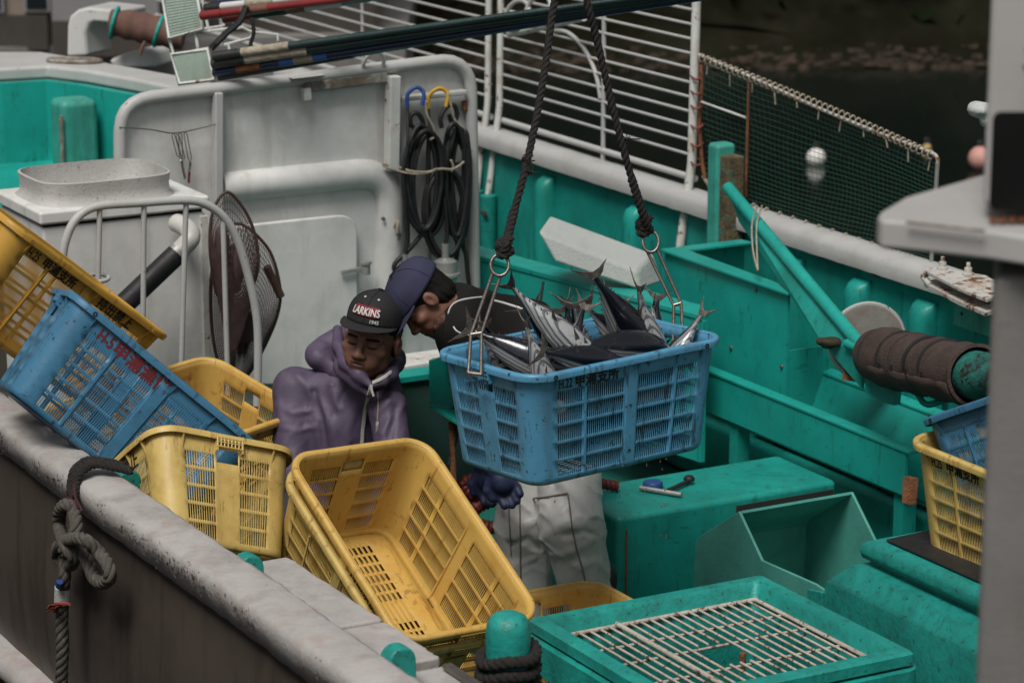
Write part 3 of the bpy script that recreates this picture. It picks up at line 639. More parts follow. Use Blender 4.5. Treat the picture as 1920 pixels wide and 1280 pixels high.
def np_(a, b_):
    tx = np.array(tl) * (1 - a) + np.array(tr_) * a; bx_ = np.array(bl) * (1 - a) + np.array(br) * a
    q = tx * (1 - b_) + bx_ * b_; w = math.sin(PI * a) * math.sin(PI * b_)
    e = 5 * vnoise(np.array([a * 5, b_ * 3, 1.])) + 9 * math.sin(a * 5 + 1) * b_ * (1 - b_) * 2
    return rr(q[0], q[1] + e + 12 * w) + B * (.03 * w + .015 * vnoise(np.array([a * 6, b_ * 5, 7.])))
for j in range(1, NV): m.tube([np_(a, j / NV) for a in np.linspace(0, 1, 60)], .0013, 4)
for i in range(1, NU): m.tube([np_(i / NU, b_) for b_ in np.linspace(0, 1, 24)], .0008, 3)
for i in range(26):         # mended diagonal
    pass
m.build('netting', netm, ns)
for k in range(42):
    m = MB(); a = (k + .5) / 42; c = rr(*(np.array([1311, 104]) * (1 - a) + np.array([1750, 289]) * a)) + Zv * (-.008 + .01 * math.sin(a * PI)); r = .018
    m.tube([c + r * (math.cos(q) * Zv + math.sin(q) * B + (q / 6 - .5) * .5 * A) for q in np.linspace(0, 2 * PI, 9)], .004, 5)
    if k % 4 == 1: m.tube([c - Zv * .015, c - Zv * (.05 + .03 * random.random()) + A * .015 * random.uniform(-1, 1)], .0035, 4)
    m.build('lashing', twine, ns)
for k in range(16):
    m = MB(); a = (k + .5) / 16; c = rr(*(np.array([1350, 368]) * (1 - a) + np.array([1746, 497]) * a)); r = .016
    m.tube([c + r * (math.cos(q) * Zv + math.sin(q) * B + (q / 6 - .5) * .5 * A) for q in np.linspace(0, 2 * PI, 8)], .004, 5); m.build('lashing', twine, ns)
rcm = M('faded_red_cord', (.20, .06, .05), .9)
for v in (142, 170, 197, 234, 268, 303):
    c = rr(1310, v); MB().tube(spline([c - A * .05 + Zv * .01, c + B * .02, c + A * .03 - B * .03 - Zv * .01, c - A * .02 - B * .03, c - A * .04 + Zv * .0]), .005, 5).build('red_lashing', rcm, ns, smooth=60)

# ------------------------------------------------------------------ teal wooden post, brace and fish chute fittings
p = P(1366, 372, t=FT - .04)
t = thing('rail_post', 'teal wooden post with rotten rusty face seen through the net', 'post', bt(bc(p)[0], FT - .05, .6))
pb = bc(p); ztp = bc(P(1366, 268, t=FT - .04))[2]
MB().sbox(pb[0] - .075, pb[0] + .012, FT - .11, FT - .01, .6, ztp).build('post', teal_pale, t, bevel=.02, seg=3)
MB().sbox(pb[0] + .014, pb[0] + .085, FT - .10, FT - .015, .95, ztp - .045).build('rotten_cheek', M('rusty_rotten_wood', (.10, .075, .04), .9, var=.5, vs=20, chips=(.012, .16, .115), cs=14, ca=.55, bump=.8), t, bevel=.008)
d0, d1 = P(1365, 352, d=12.05), P(1618, 652, d=10.75)
t = thing('diagonal_brace', 'teal diagonal tube brace with a plate web under it', 'brace', d1)
MB().tube([d0, d1], .026, 12).build('tube', teal_clean, t, smooth=60)
MB().prism([d0 - Zv * .01, d1 - Zv * .01, d1 - Zv * .16 , P(1540, 640, d=11.0), P(1385, 415, d=11.95)], B * .012).build('web', teal, t)
MB().tube([d1 - A * .10 - Zv * .005, d1 + A * .05 - B * .02], .02, 8).build('end_lug', teal_clean, t, smooth=60)
m = MB()
for du in (0, 9):
    m.tube(spline([P(1420 + du, 385, d=11.7), P(1410 + du, 420, d=11.68), P(1412 + du * .8, 470, d=11.6), P(1421, 507, d=11.5)]), .004, 5)
o = m.build('hanging_cord', twine, smooth=60); tag(o, 'thin pale cord loop hanging from the teal diagonal brace', 'cord')

def plate(m, pts, vec): return m.prism(pts, vec)
# raised coaming plate behind the crate
t = thing('coaming_rail', 'long teal flanged coaming rail running from the cabin wall behind the fish', 'rail', P(1100, 600, z=.5))
z1 = .96
f0, f1 = P(890, 477, z=z1), P(1316, 591, z=z1); b0, b1 = P(890, 458, z=z1), P(1316, 571, z=z1)
MB().prism([f0, f1, b1, b0], (0, 0, -.025)).build('flange', teal_clean, t, bevel=.006)
MB().prism([f0 - Zv * .026 + B * .006, f1 - Zv * .026 + B * .006, f1 - Zv * .62 + B * .006, f0 - Zv * .62 + B * .006], B * .02).build('side_plate', teal_clean, t)
MB().prism([f1 - Zv * .026 - A * .012, b1 - Zv * .026 - A * .012, b1 - Zv * .62 - A * .012, f1 - Zv * .62 - A * .012], -A * .012).build('end_plate', teal_clean, t)
MB().tube([P(1014, 575, d=10.95), P(1019, 528, d=10.97)], .006, 6)
o = MB().tube([P(1012, 578, d=10.9), P(1019, 528, d=10.9)], .005, 6).build('thin_stick', blackr, smooth=60); tag(o, 'thin black stick standing against the teal coaming behind the bent worker', 'stick')

# foam block
t = None
ff = [P(*q, d=11.95) for q in ((1007, 434), (1196, 508), (1200, 545), (1040, 492))]
bb = [P(*q, d=12.12) for q in ((1030, 402), (1226, 474), (1244, 530), (1062, 470))]
m = MB(); m.add(ff + bb, [(0, 1, 2, 3), (7, 6, 5, 4), (0, 4, 5, 1), (1, 5, 6, 2), (2, 6, 7, 3), (3, 7, 4, 0)])
o = m.build('foam_block', foam, bevel=.016, seg=3); tag(o, 'long scuffed white foam block leaning behind the hanging fish', 'foam block')

# fish chute: tall open trough, low trough and long beam
z2 = 1.08; e0, e1 = bc(P(1240, 466, z=z2)), bc(P(1490, 546, z=z2)); t2 = (e0[1] + e1[1]) / 2; sa, sb = e0[0], e1[0] - .02
t = thing('fish_trough', 'tall open teal steel trough between the foam block and the diagonal brace', 'trough', bt((sa + sb) / 2, t2 + .25, .6))
t3 = FT - .09
MB().sbox(sa, sb, t2, t2 + .012, .58, z2 - .014).build('front_plate', teal_clean, t)
MB().prism([bt(sa - .0, t2 - .022, z2), bt(sb + .03, t2 - .022, z2), bt(sb + .03, t2 + .035, z2 + .004), bt(sa + .09, t2 + .06, z2 + .004), bt(sa + .09, t3, z2 + .004), bt(sa, t3, z2)], (0, 0, -.014)).build('flange', teal_clean, t, bevel=.004)
MB().sbox(sa + .014, sa + .026, t2 + .014, t3, .58, z2 - .016).build('end_plate', teal_clean, t)
MB().sbox(sb - .014, sb - .002, t2 + .014, t3 - .1, .58, z2 - .25).build('end_plate', teal_clean, t)
MB().sbox(sa + .03, sb - .02, t2 + .014, t3, .58, .6).build('bottom', teal, t)
for u, v in ((1371, 652), (1466, 687), (1418, 543)):
    MB().lathe(P(u, v, t=t2 - .001), -B, [(.009, 0), (.008, .006), (.001, .007)], 8).build('bolt', steel, t, smooth=60)
z4 = .72; e0, e1 = bc(P(1478, 676, z=z4)), bc(P(1782, 785, z=z4)); t4 = (e0[1] + e1[1]) / 2
t = thing('low_trough', 'low teal trough side with a folded top edge beside the brown roller', 'trough', bt((e0[0] + e1[0]) / 2, t4 + .1, .4))
MB().prism([bt(e0[0] - .1, t4, z4), bt(e1[0] + .25, t4, z4), bt(e1[0] + .25, t4 + .045, z4 + .012), bt(e0[0] - .1, t4 + .045, z4 + .012)], (0, 0, -.014)).build('folded_edge', teal_clean, t, bevel=.004)
MB().prism([bt(e0[0] - .1, t4 + .003, z4 - .015), bt(e1[0] + .25, t4 + .003, z4 - .015), bt(e1[0] + .25, t4 - .12, .42), bt(e0[0] - .1, t4 - .12, .42)], B * .012).build('side_plate', teal_clean, t)
MB().sbox(e0[0] - .1, e1[0] + .25, t4 - .12, FT - .12, .40, .416).build('bottom', teal, t)
z3 = .68; e0, e1 = bc(P(1330, 697, z=z3)), bc(P(1705, 842, z=z3)); t33 = (e0[1] + e1[1]) / 2
t = thing('conveyor_beam', 'long teal steel channel beam sloping towards the right under the troughs', 'beam', bt(-3.5, t33, .3))
MB().sbox(-5.0, e1[0] + .02, t33 - .006, t33 + .05, z3 - .014, z3).build('top_flange', teal_clean, t, bevel=.004)
MB().sbox(-5.0, e1[0], t33, t33 + .012, .50, z3 - .016).build('web', teal_clean, t)
MB().sbox(-5.0, e1[0], t33 + .014, t33 + .06, .50, .512).build('bottom_flange', teal, t)
for s in (-4.6, -3.3, e1[0] - .06): MB().sbox(s - .03, s + .03, t33 + .02, t33 + .08, DECK, .498).build('leg', teal, t)
MB().prism([P(1692, 893, d=9.7), P(1710, 898, d=9.7), P(1706, 948, d=9.7), P(1690, 942, d=9.7)], B * .03).build('rusty_lug', rust, t, bevel=.003)
# shadowed machinery hood under the beam
MB().sbox(-4.4, -1.6, 3.28, 3.6, DECK, .38).build('machinery_base', teal, boat, bevel=.03)

# trough end and hatch coaming left of the crate
dd = 10.35
t = thing('gutter_end', 'bright teal bent steel plate hanging left of the blue fish crate', 'plate', P(840, 790, d=dd))
pl = [P(804, 676, d=dd), P(845, 664, d=dd), P(930, 664, d=dd + .1), P(930, 775, d=dd + .1), P(806, 757, d=dd)]
MB().prism(pl, np.array([.0, .015, 0])).build('plate', teal_clean, t, bevel=.003)
MB().prism([P(806, 759, d=dd), P(930, 778, d=dd + .1), P(930, 815, d=dd - .25), P(858, 792, d=dd - .22)], Zv * -.01).build('lip', teal_clean, t)
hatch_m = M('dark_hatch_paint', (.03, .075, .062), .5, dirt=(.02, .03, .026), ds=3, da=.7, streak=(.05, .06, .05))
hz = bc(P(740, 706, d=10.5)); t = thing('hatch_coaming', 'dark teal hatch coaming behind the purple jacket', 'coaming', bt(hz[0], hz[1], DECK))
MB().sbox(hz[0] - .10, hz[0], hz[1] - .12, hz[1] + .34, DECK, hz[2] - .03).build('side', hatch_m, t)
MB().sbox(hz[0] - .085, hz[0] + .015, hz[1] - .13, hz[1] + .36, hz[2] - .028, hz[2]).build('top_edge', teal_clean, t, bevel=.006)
MB().tube([P(847, 790, d=10.3), P(853, 960, d=10.3)], .012, 8).build('iron_rod', rust, t, smooth=60)
MB().tube([P(860, 795, d=10.3), P(842, 870, d=10.3)], .010, 8).build('black_line', blackr, t, smooth=60)

# ------------------------------------------------------------------ roller, disc, bracket
r0, r1 = P(1640, 664, d=10.75), P(1832, 704, d=9.85); ax = nrm(r1 - r0)
t = thing('net_roller', 'big roller wrapped in brown rubber matting with black bands beside the far bulwark', 'roller', (r0 + r1) / 2 - Zv * .1)
L_ = np.linalg.norm(r1 - r0)
prof = [(.001, -.01), (.085, -.008), (.098, .02), (.102, .05)]
for k in range(12):
    h = .08 + (L_ - .12) * k / 11; prof += [(.101 + .010 * ((k % 3) == 1) + .004 * random.uniform(-1, 1), h)]
prof += [(.112, L_), (.100, L_ + .003), (.095, L_ - .05)]
MB().lathe(r0, ax, prof, 40).build('mat_wrap', brownmat, t, smooth=35)
n1 = nrm(np.cross(ax, Zv)); n2 = np.cross(n1, ax)
def ring_pts(h, r, tw=0.): return [r0 + ax * (h + tw * (a / (2 * PI))) + r * (math.cos(a) * n1 + math.sin(a) * n2) for a in np.linspace(0, 2 * PI, 32)]
for h in (.10, .27, .39, .52, .66): MB().tube(ring_pts(h, .105, .03), .006, 6).build('black_band', blackr, t, smooth=60)
m = MB(); lap = [[r0 + ax * h + (.112 + .006 * math.sin(h * 30)) * (math.cos(a) * n1 + math.sin(a) * n2) for a in np.linspace(-2.4, -.2, 12)] for h in np.linspace(.13, L_ - .02, 12)]
m.grid(lap).build('mat_lap', brownmat, t, solid=.008, smooth=40)
MB().lathe(r0 + ax * (L_ - .04), ax, [(.088, 0), (.085, .10), (.06, .14), (.05, .30), (.001, .30)], 20)  .build('core', M('tarred_green_core', (.008, .10, .08), .7, var=.5, vs=14, dirt=(.01, .012, .01), ds=12, da=.95, chips=(.012, .012, .01), cs=18, ca=.53, bump=.7, bs=60), t, smooth=40)
MB().prism([P(1590, 655, d=10.9), P(1640, 655, d=10.9), P(1632, 720, d=10.9), P(1578, 712, d=10.9)], B * .08).build('rusty_support', rust, t)
MB().prism([P(1622, 690, d=10.7), P(1680, 700, d=10.6), P(1676, 760, d=10.6), P(1622, 745, d=10.7)], B * .03).build('cheek_plate', teal, t)
MB().tube(spline([P(1680, 690, d=10.45), P(1710, 720, d=10.4), P(1735, 757, d=10.35), P(1768, 752, d=10.3), P(1772, 768, d=10.3)]), .012, 8).build('lever', teal_worn, t, smooth=60)
MB().add(*nets(lambda p, c=P(1556, 640, d=10.9): s_ell(p, c, (.055, .03, .02)) + .012 * vnoise(p * 40), P(1556, 640, d=10.9) - .09, P(1556, 640, d=10.9) + .09, .008)).build('weed_clump', M('dried_weed', (.03, .025, .012), .9, var=.5, vs=50), t)
dc = P(1626, 640, d=11.05)
t = thing('line_disc', 'grey rust-streaked round disc standing behind the brown roller', 'disc', dc - Zv * .155)
dax = nrm(A * .9 - B * .35)
MB().lathe(dc, dax, [(.001, .006), (.135, .004), (.150, .0), (.150, -.012), (.001, -.014)], 40).build('face', M('rusty_grey_metal', (.20, .19, .17), .6, dirt=(.16, .06, .03), ds=7, da=.9, streak=(.2, .08, .04)), t, smooth=40)
MB().tube([dc + .150 * (math.cos(a) * Zv + math.sin(a) * np.cross(dax, Zv)) - dax * .006 for a in np.linspace(0, 2 * PI, 40, False)], .0085, 6, closed=True).build('rim', white_rim, t, smooth=60)
p = P(1800, 520, z=1.2)
t = thing('rusty_bracket', 'rusty white bracket plates with two bolts on the far gunwale', 'bracket', p)
q = [P(u, v, z=1.235) for u, v in ((1733, 505), (1752, 499), (1850, 516), (1900, 545), (1850, 560), (1800, 540))]
MB().prism(q, (0, 0, -.016)).build('plate', white_heavy, t, bevel=.004)
MB().prism([x - Zv * .05 for x in q], (0, 0, -.02)).build('plate', white_heavy, t, bevel=.004)
MB().tube(spline([P(1738, 512, z=1.22), P(1733, 520, z=1.2), P(1745, 535, z=1.18)]), .014, 8).build('hook_end', white_heavy, t, smooth=60)
MB().sbox(bc(p)[0] - .03, bc(p)[0] + .5, FT - .05, FT - .01, 1.12, 1.20).build('rusty_web', rust, t)
for u, v in ((1767, 504), (1815, 515)):
    c = P(u, v, z=1.236)
    MB().lathe(c, Zv, [(.022, 0), (.022, .008), (.015, .009), (.015, .028), (.008, .03), (.008, .048), (.001, .05)], 12).build('bolt', white_heavy, t, smooth=40)
t = thing('angle_iron', 'short pale teal angle iron with bolt holes below the rusty bracket', 'angle iron', P(1830, 600, t=FT - .08))
e0 = bc(P(1792, 585, t=FT - .09))
MB().sbox(e0[0], e0[0] + .8, FT - .10, FT - .09, e0[2] - .05, e0[2] + .03).build('face', teal_pale, t, bevel=.002)
MB().sbox(e0[0], e0[0] + .8, FT - .089, FT - .05, e0[2] + .018, e0[2] + .03).build('flange', teal_pale, t, bevel=.002)
MB().lathe(P(1803, 588, t=FT - .1015), -B, [(.008, 0), (.001, .001)], 10).build('bolt_hole', blackp, t)

# ------------------------------------------------------------------ engine box, tools, scoop
zt = .5
ebox = thing('engine_box', 'teal engine box with rounded edges and rusty stains beside the white trousers', 'box', bt(-2.6, 2.5, DECK))
MB().sbox(-2.80, -2.40, 2.04, 3.02, DECK, zt).build('cover', teal, ebox, bevel=.022, seg=4)
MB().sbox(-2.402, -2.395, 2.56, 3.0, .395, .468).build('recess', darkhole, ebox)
MB().sbox(-2.402, -2.396, 2.075, 2.082, DECK, .45).build('rust_run', rust, ebox)
t = thing('blue_cap', 'blue round plastic cap lying on the teal engine box', 'cap', P(1224, 912, z=zt))
MB().lathe(P(1224, 914, z=zt), Zv, [(.001, 0), (.036, 0), (.038, .006), (.038, .02), (.034, .025), (.001, .026)], 24).build('cap', bluecap, t, smooth=40)
t = thing('wrench_tool', 'steel tee-bar tool with black handle lying on the engine box', 'tool', P(1250, 915, z=zt))
MB().tube([P(1200, 914, z=zt + .014), P(1278, 927, z=zt + .014)], .0095, 8).build('steel_bar', galv, t, smooth=60)
MB().tube([P(1252, 919, z=zt + .016), P(1292, 901, z=zt + .016)], .0085, 8).build('handle', blackr, t, smooth=60)
MB().lathe(P(1292, 901, z=zt + .014), Zv, [(.001, 0), (.02, 0), (.022, .01), (.014, .02), (.001, .021)], 14).build('head', blackr, t, smooth=60)
pk = bc(P(1385, 958, z=.60)); tA = pk[1]; pk2 = bc(P(1592, 917, z=.60)); tBq = pk2[1]
prof = [bc(P(*q, t=tA)) for q in ((1385, 958), (1428, 1050), (1528, 1094), (1543, 1104), (1545, 1150), (1298, 1150), (1303, 1016), (1312, 1004))]
t = thing('scoop', 'grey-teal plastic scoop tray lying open beside the engine box', 'scoop', bt(pk[0], (tA + tBq) / 2, DECK))
MB().prism([bt(q[0], tA, q[2]) for q in prof], B * .012).build('side_plate', scoopm, t, bevel=.004)
MB().prism([bt(q[0], tBq - .012, q[2]) for q in prof], B * .012).build('side_plate', scoopm, t, bevel=.004)
def ext(q, r, th, name): 
    d = nrm(np.cross(nrm(bt(r[0], 0, r[2]) - bt(q[0], 0, q[2])), B)) * th
    return MB().prism([bt(q[0], tA + .012, q[2]), bt(r[0], tA + .012, r[2]), bt(r[0], tA + .012, r[2]) + d, bt(q[0], tA + .012, q[2]) + d], B * (tBq - tA - .024)).build(name, scoopm, t)
ext(prof[0], prof[7], .01, 'back_plate'); ext(prof[7], prof[6], .01, 'back_plate'); ext(prof[6], prof[5], .01, 'back_plate'); ext(prof[5], prof[4], .01, 'bottom')

# red corrugated hose behind the gloves
t = thing('red_hose', 'dark red corrugated hose coiled on deck behind the blue gloves', 'hose', P(905, 1000, d=10.4))
hp = spline([P(u, v, d=10.4) for u, v in ((960, 880), (905, 895), (868, 905), (885, 925), (925, 935), (895, 950), (880, 975), (905, 985), (945, 992))], 10)
hp = resample(hp, .006); MB().tube(hp, [.026 if i % 3 else .021 for i in range(len(hp))], 12).build('hose', redhose, t, smooth=60)
hp = resample(spline([P(u, v, d=10.7) for u, v in ((1080, 905), (1120, 905), (1160, 912))], 8), .006)
MB().tube(hp, [.022 if i % 3 else .018 for i in range(len(hp))], 12).build('hose', redhose, t, smooth=60)

# ------------------------------------------------------------------ tub with grate
zt = .74
k0, k1, k2 = bc(P(1000, 1163, z=zt)), bc(P(1396, 1074, z=zt)), bc(P(1738, 1216, z=zt))
s0, s1, t0, t1 = (k0[0] + k1[0]) / 2, k2[0], k0[1], (k1[1] + k2[1]) / 2
tub = thing('fish_tub', 'teal moulded tub with raised rim round a white grate in the foreground', 'tub', bt((s0 + s1) / 2, (t0 + t1) / 2, DECK))
def rect(ds, z, r=.05, n=6):
    a0, a1, b0_, b1_ = s0 + ds, s1 - ds, t0 + ds, t1 - ds; out = []
    for (cx, cy, st_) in ((a1 - r, b1_ - r, 0), (a0 + r, b1_ - r, PI / 2), (a0 + r, b0_ + r, PI), (a1 - r, b0_ + r, 3 * PI / 2)):
        out += [bt(cx + r * math.cos(st_ + a), cy + r * math.sin(st_ + a), z) for a in np.linspace(0, PI / 2, n)]
    return out
def tubrim(ds, z, r): return rect(ds, z, r)
MB().grid([rect(.03, DECK, .05), rect(.03, zt - .16, .05), rect(-.02, zt - .15, .06), rect(-.02, zt - .05, .06), rect(.035, zt - .05, .03), rect(.03, zt - .045, .03), rect(.0, zt - .04, .012), rect(0, zt - .008, .012), rect(.008, zt, .012), rect(.045, zt, .015), rect(.055, zt - .012, .02), rect(.075, zt - .13, .03), rect(.085, zt - .40, .03)], True).build('body', teal_worn, tub, smooth=38)
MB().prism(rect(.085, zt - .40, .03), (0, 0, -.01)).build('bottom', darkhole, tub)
gr = thing('grate', 'rusty white bar grate lying inside the teal tub', 'grate', bt((s0 + s1) / 2, (t0 + t1) / 2, zt - .10))
gz_ = zt - .055; g0, g1, h0, h1 = s0 + .066, s1 - .066, t0 + .066, t1 - .066
NBR = 20; hole = (g0 + .42 * (g1 - g0), g0 + .68 * (g1 - g0), 8, 12)
fm = MB(); fm.tube([bt(g0, h0, gz_), bt(g1, h0, gz_), bt(g1, h1, gz_), bt(g0, h1, gz_)], .0088, 8, closed=True); fm.build('frame', grate_m, gr, smooth=60)
for i in range(1, NBR):
    t_b = h0 + (h1 - h0) * i / NBR
    segs = [(g0, g1)] if not (hole[2] < i < hole[3]) else [(g0, hole[0]), (hole[1], g1)]
    for a_, b_ in segs: MB().tube([bt(a_, t_b, gz_ + .005), bt(b_, t_b, gz_ + .005)], .0043, 7).build('bar', grate_m, gr, smooth=60)
for k in (.22, .42, .68, .86):
    MB().tube([bt(g0 + k * (g1 - g0), h0, gz_ - .006), bt(g0 + k * (g1 - g0), h1, gz_ - .006)], .0048, 7).build('cross_bar', grate_m, gr, smooth=60)
tb0 = h0 + (h1 - h0) * 5.5 / NBR
MB().tube([bt(g0 + .02, tb0, gz_ + .016), bt(g1 - .02, tb0, gz_ + .016)], .0085, 8).build('cross_bar', grate_m, gr, smooth=60)
MB().tube([bt(hole[0] + .1, h0 + (h1 - h0) * 11.6 / NBR, gz_), bt(hole[0] + .1, h0 + (h1 - h0) * 11.6 / NBR, gz_ - .06)], .010, 8).build('handle_peg', rust, gr, smooth=60)

# ------------------------------------------------------------------ right hatch box with mat
zr = .69; a0, a1, a2 = bc(P(1628, 1012, z=zr)), bc(P(1848, 1112, z=zr)), bc(P(1720, 990, z=zr))
sA, tA2 = a0[0], (a0[1] + a1[1]) / 2
hb = thing('hatch_box', 'teal moulded hatch box with a rounded lip carrying a black mat at right', 'box', bt(sA + .7, tA2 + .5, DECK))
def hbx(ds, dt, z): return [bt(sA - ds, tA2 - dt, z), bt(sA - ds, tA2 + 1.1, z), bt(sA + 2.2, tA2 + 1.1, z), bt(sA + 2.2, tA2 - dt, z)]
MB().grid([hbx(.11, .10, DECK), hbx(.11, .09, zr - .165), hbx(.10, .07, zr - .15), hbx(.055, .045, zr - .11), hbx(.045, .035, zr - .095), hbx(.0, -.005, zr - .085), hbx(-.004, -.008, zr - .075), hbx(.012, .014, zr - .062), hbx(.02, .022, zr - .04), hbx(.016, .018, zr - .018), hbx(.0, .0, zr - .003), hbx(-.02, -.02, zr), hbx(-.5, -.4, zr)], True).build('shell', teal_worn, hb, smooth=75)
MB().prism(hbx(-.4, -.3, zr - .004), (0, 0, -.01)).build('top', teal_worn, hb)
MB().prism([bt(sA - .112, tA2 - .105, zr - .20), bt(sA - .20, tA2 - .105, zr - .215), bt(sA - .19, tA2 - .105, zr - .40), bt(sA - .112, tA2 - .105, zr - .42)], B * .015).build('bolt_flange', teal_worn, hb, bevel=.004)
o = MB().prism([bt(sA + .05, tA2 + .035, zr + .004), bt(sA + 2.0, tA2 + .05, zr + .004), bt(sA + 2.0, tA2 + .8, zr + .004), bt(sA - .01, tA2 + .8, zr + .004)], Zv * .008).build('rubber_mat', blackr, bevel=.003)
tag(o, 'black rubber mat lying on the teal hatch box under the yellow crate', 'mat')

# ------------------------------------------------------------------ white column with shelf in the right foreground
Dp = 5.0
pil = thing('column', 'blurred pale column with black panel and round-cornered shelf filling the right edge', 'column', P(1960, 900, d=Dp) * np.array([1, 1, 0]) + np.array([0, 0, .95]))
xl = P(1858, 600, d=Dp); yl = xl[1]; zsh = P(1848, 440, d=Dp)[2]
dv = nrm([xl[0] * 1.06, xl[1], 0]); sv = np.array([dv[1], -dv[0], 0])        # the column stands turned so that its front faces the quay
MB().box(xl + sv * .16 + dv * .13 - Zv * (xl[2] - (zsh + .95) / 2 + .03), sv * .16, dv * .13, Zv * ((zsh - .95) / 2 - .035)).build('lower_post', M('shade_darkened_grey', (.17, .165, .155), .6, var=.12, dirt=(.11, .10, .09), ds=2, streak=(.12, .09, .07)), pil, bevel=.02, seg=3)  # post colour darkened to stand for the shade below the shelf
xu_ = P(1848, 250, d=Dp)
MB().box(xu_ + sv * .2 + dv * .13 + Zv * (zsh + .66 - xu_[2]), sv * .2, dv * .13, Zv * .62).build('upper_post', greypil, pil, bevel=.015, seg=3)
shp = [(1645, 405), (1650, 396), (1697, 368), (1840, 327), (2100, 250), (2250, 340), (2100, 470), (1850, 432), (1700, 416), (1652, 412)]
MB().prism([P(u, v, z=zsh + .018) for u, v in shp], (0, 0, -.052)).build('shelf', greypil, pil, bevel=.008, seg=2)
MB().tube([P(1700, 417, z=zsh + .02), P(1846, 433, z=zsh + .02)], .003, 5).build('shelf_seam', wood, pil)
for k in range(4):
    c = P(1862 + 18 * k, 412, d=Dp - .012); MB().lathe(c, -dv, [(.008, 0), (.006, .005), (.001, .006)], 8).build('bolt', rust, pil)
yf = yl + .02
bp = MB(); x0, z0 = P(1849, 388, d=Dp), P(1849, 197, d=Dp)
w_ = .17; zc, zh = (x0[2] + z0[2]) / 2, (z0[2] - x0[2]) / 2; r_ = .014
bp.prism([(x0[0] + w_ / 2 + sx * (w_ / 2 - r_) + r_ * math.cos(a), yf - .004, zc + sz_ * (zh - r_) + r_ * math.sin(a)) for sx, sz_, st_ in ((1, 1, 0), (-1, 1, PI / 2), (-1, -1, PI), (1, -1, 3 * PI / 2)) for a in st_ + np.linspace(0, PI / 2, 5)], (0, .003, 0)).build('black_panel', M('black_panel', (.004, .004, .004), .3, bump=0), pil)
def stroke(pts, r, mat, name): MB().tube(spline([P(u, v, d=Dp) * np.array([1, 0, 1]) + np.array([0, yf - .001, 0]) for u, v in pts]), r, 6, flat=.25, up=(1, 0, 0)).build(name, mat, pil, smooth=60)
stroke(((1903, 108), (1912, 126), (1914, 138)), .0035, redp, 'red_letter'); stroke(((1930, 106), (1918, 124), (1914, 138)), .0035, redp, 'red_letter')
stroke(((1904, 4), (1915, 14), (1935, 22)), .003, blackr, 'black_mark'); stroke(((1904, 80), (1918, 74), (1940, 73)), .003, blackr, 'black_mark')

# ------------------------------------------------------------------ arch davit, tarp roll and mesh panels at top left
t = thing('davit_arch', 'white and pale green moulded arch davit on the bow gunwale', 'davit', P(150, 105, z=ZB))
dq = (P(150, 105, z=ZB) - CAM) @ FW
av = np.array([.10, .22, 0])
MB().prism([P(u, v, d=dq) for u, v in ((124, 108), (125, 48), (130, 30), (145, 18), (165, 13), (232, 20), (222, 46), (176, 42), (166, 46), (161, 60), (164, 106))], av).build('arch', white_rim, t, bevel=.018, seg=3)
MB().prism([P(u, v, d=dq) + av * .5 for u, v in ((132, 106), (136, 56), (160, 50), (158, 106))], av * .2).build('inner_web', teal_pale, t)
MB().prism([P(u, v, d=dq) for u, v in ((200, 114), (232, 100), (262, 92), (284, 97), (290, 128), (215, 130))], av * .8).build('bracket', white_rim, t, bevel=.02)
t = thing('tarp_roll', 'long roller wrapped in brown tarp with green cord resting on the white arch', 'roll', P(265, 75, d=dq - .1))
tp = spline([P(u, v, d=dq - .12) for u, v in ((206, 42), (240, 47), (275, 54), (310, 61), (345, 68))], 6); k_ = len(tp)
MB().tube(tp, [.062 + .014 * math.sin(PI * min(1, i / 9) / 2) + .004 * math.sin(i * 1.3) for i in range(k_)], 18).build('tarp', browncloth, t, smooth=60)
for i in (2, 16):
    ax_ = nrm(tp[i + 1] - tp[i]); e1_ = nrm(np.cross(ax_, Zv)); e2_ = np.cross(e1_, ax_)
    MB().tube([tp[i] + .079 * (math.cos(a) * e1_ + math.sin(a) * e2_) + ax_ * .01 * math.sin(a) for a in np.linspace(0, 2 * PI, 20)], .009, 6).build('green_cord', teal_clean, t, smooth=60)
MB().tube(spline([P(272, 78, d=dq - .25), P(266, 92, d=dq - .25), P(262, 104, d=dq - .25)]), .010, 6).build('hanging_end', browncloth, t, smooth=60)
def mesh_panel(label, q):
    d = 12.4; c = [P(u, v, d=d) for u, v in q]; t = thing('mesh_panel', label, 'mesh panel', c[3], group='pale green mesh panels at the top left')
    MB().tube(c, .010, 6, closed=True).build('frame', white_rust, t, smooth=60)
    m = MB(); k = 17
    for i in range(1, k):
        a = i / k; m.tube([c[0] * (1 - a) + c[1] * a, c[3] * (1 - a) + c[2] * a], .0042, 4); m.tube([c[0] * (1 - a) + c[3] * a, c[1] * (1 - a) + c[2] * a], .0042, 4)
    m.build('mesh', M_mesh, t)
    MB().prism([x + np.array([0, .012, 0]) for x in c], (0, .003, 0)).build('backing', M_back, t)
M_mesh = M('pale_green_mesh', (.30, .37, .32), .7, dirt=(.2, .12, .06), ds=14, da=.5); M_back = M('pale_green_sheet', (.16, .22, .19), .8, var=.2)
mesh_panel('upper pale green mesh panel in a wire frame at the top left', ((303, -22), (366, -26), (380, 55), (316, 72)))
mesh_panel('lower pale green mesh panel in a wire frame above the cabin wall', ((322, 103), (389, 92), (402, 150), (336, 158)))
t = thing('wire_stand', 'white wire stand holding the mesh panels and poles', 'stand', P(380, 140, d=12.4))
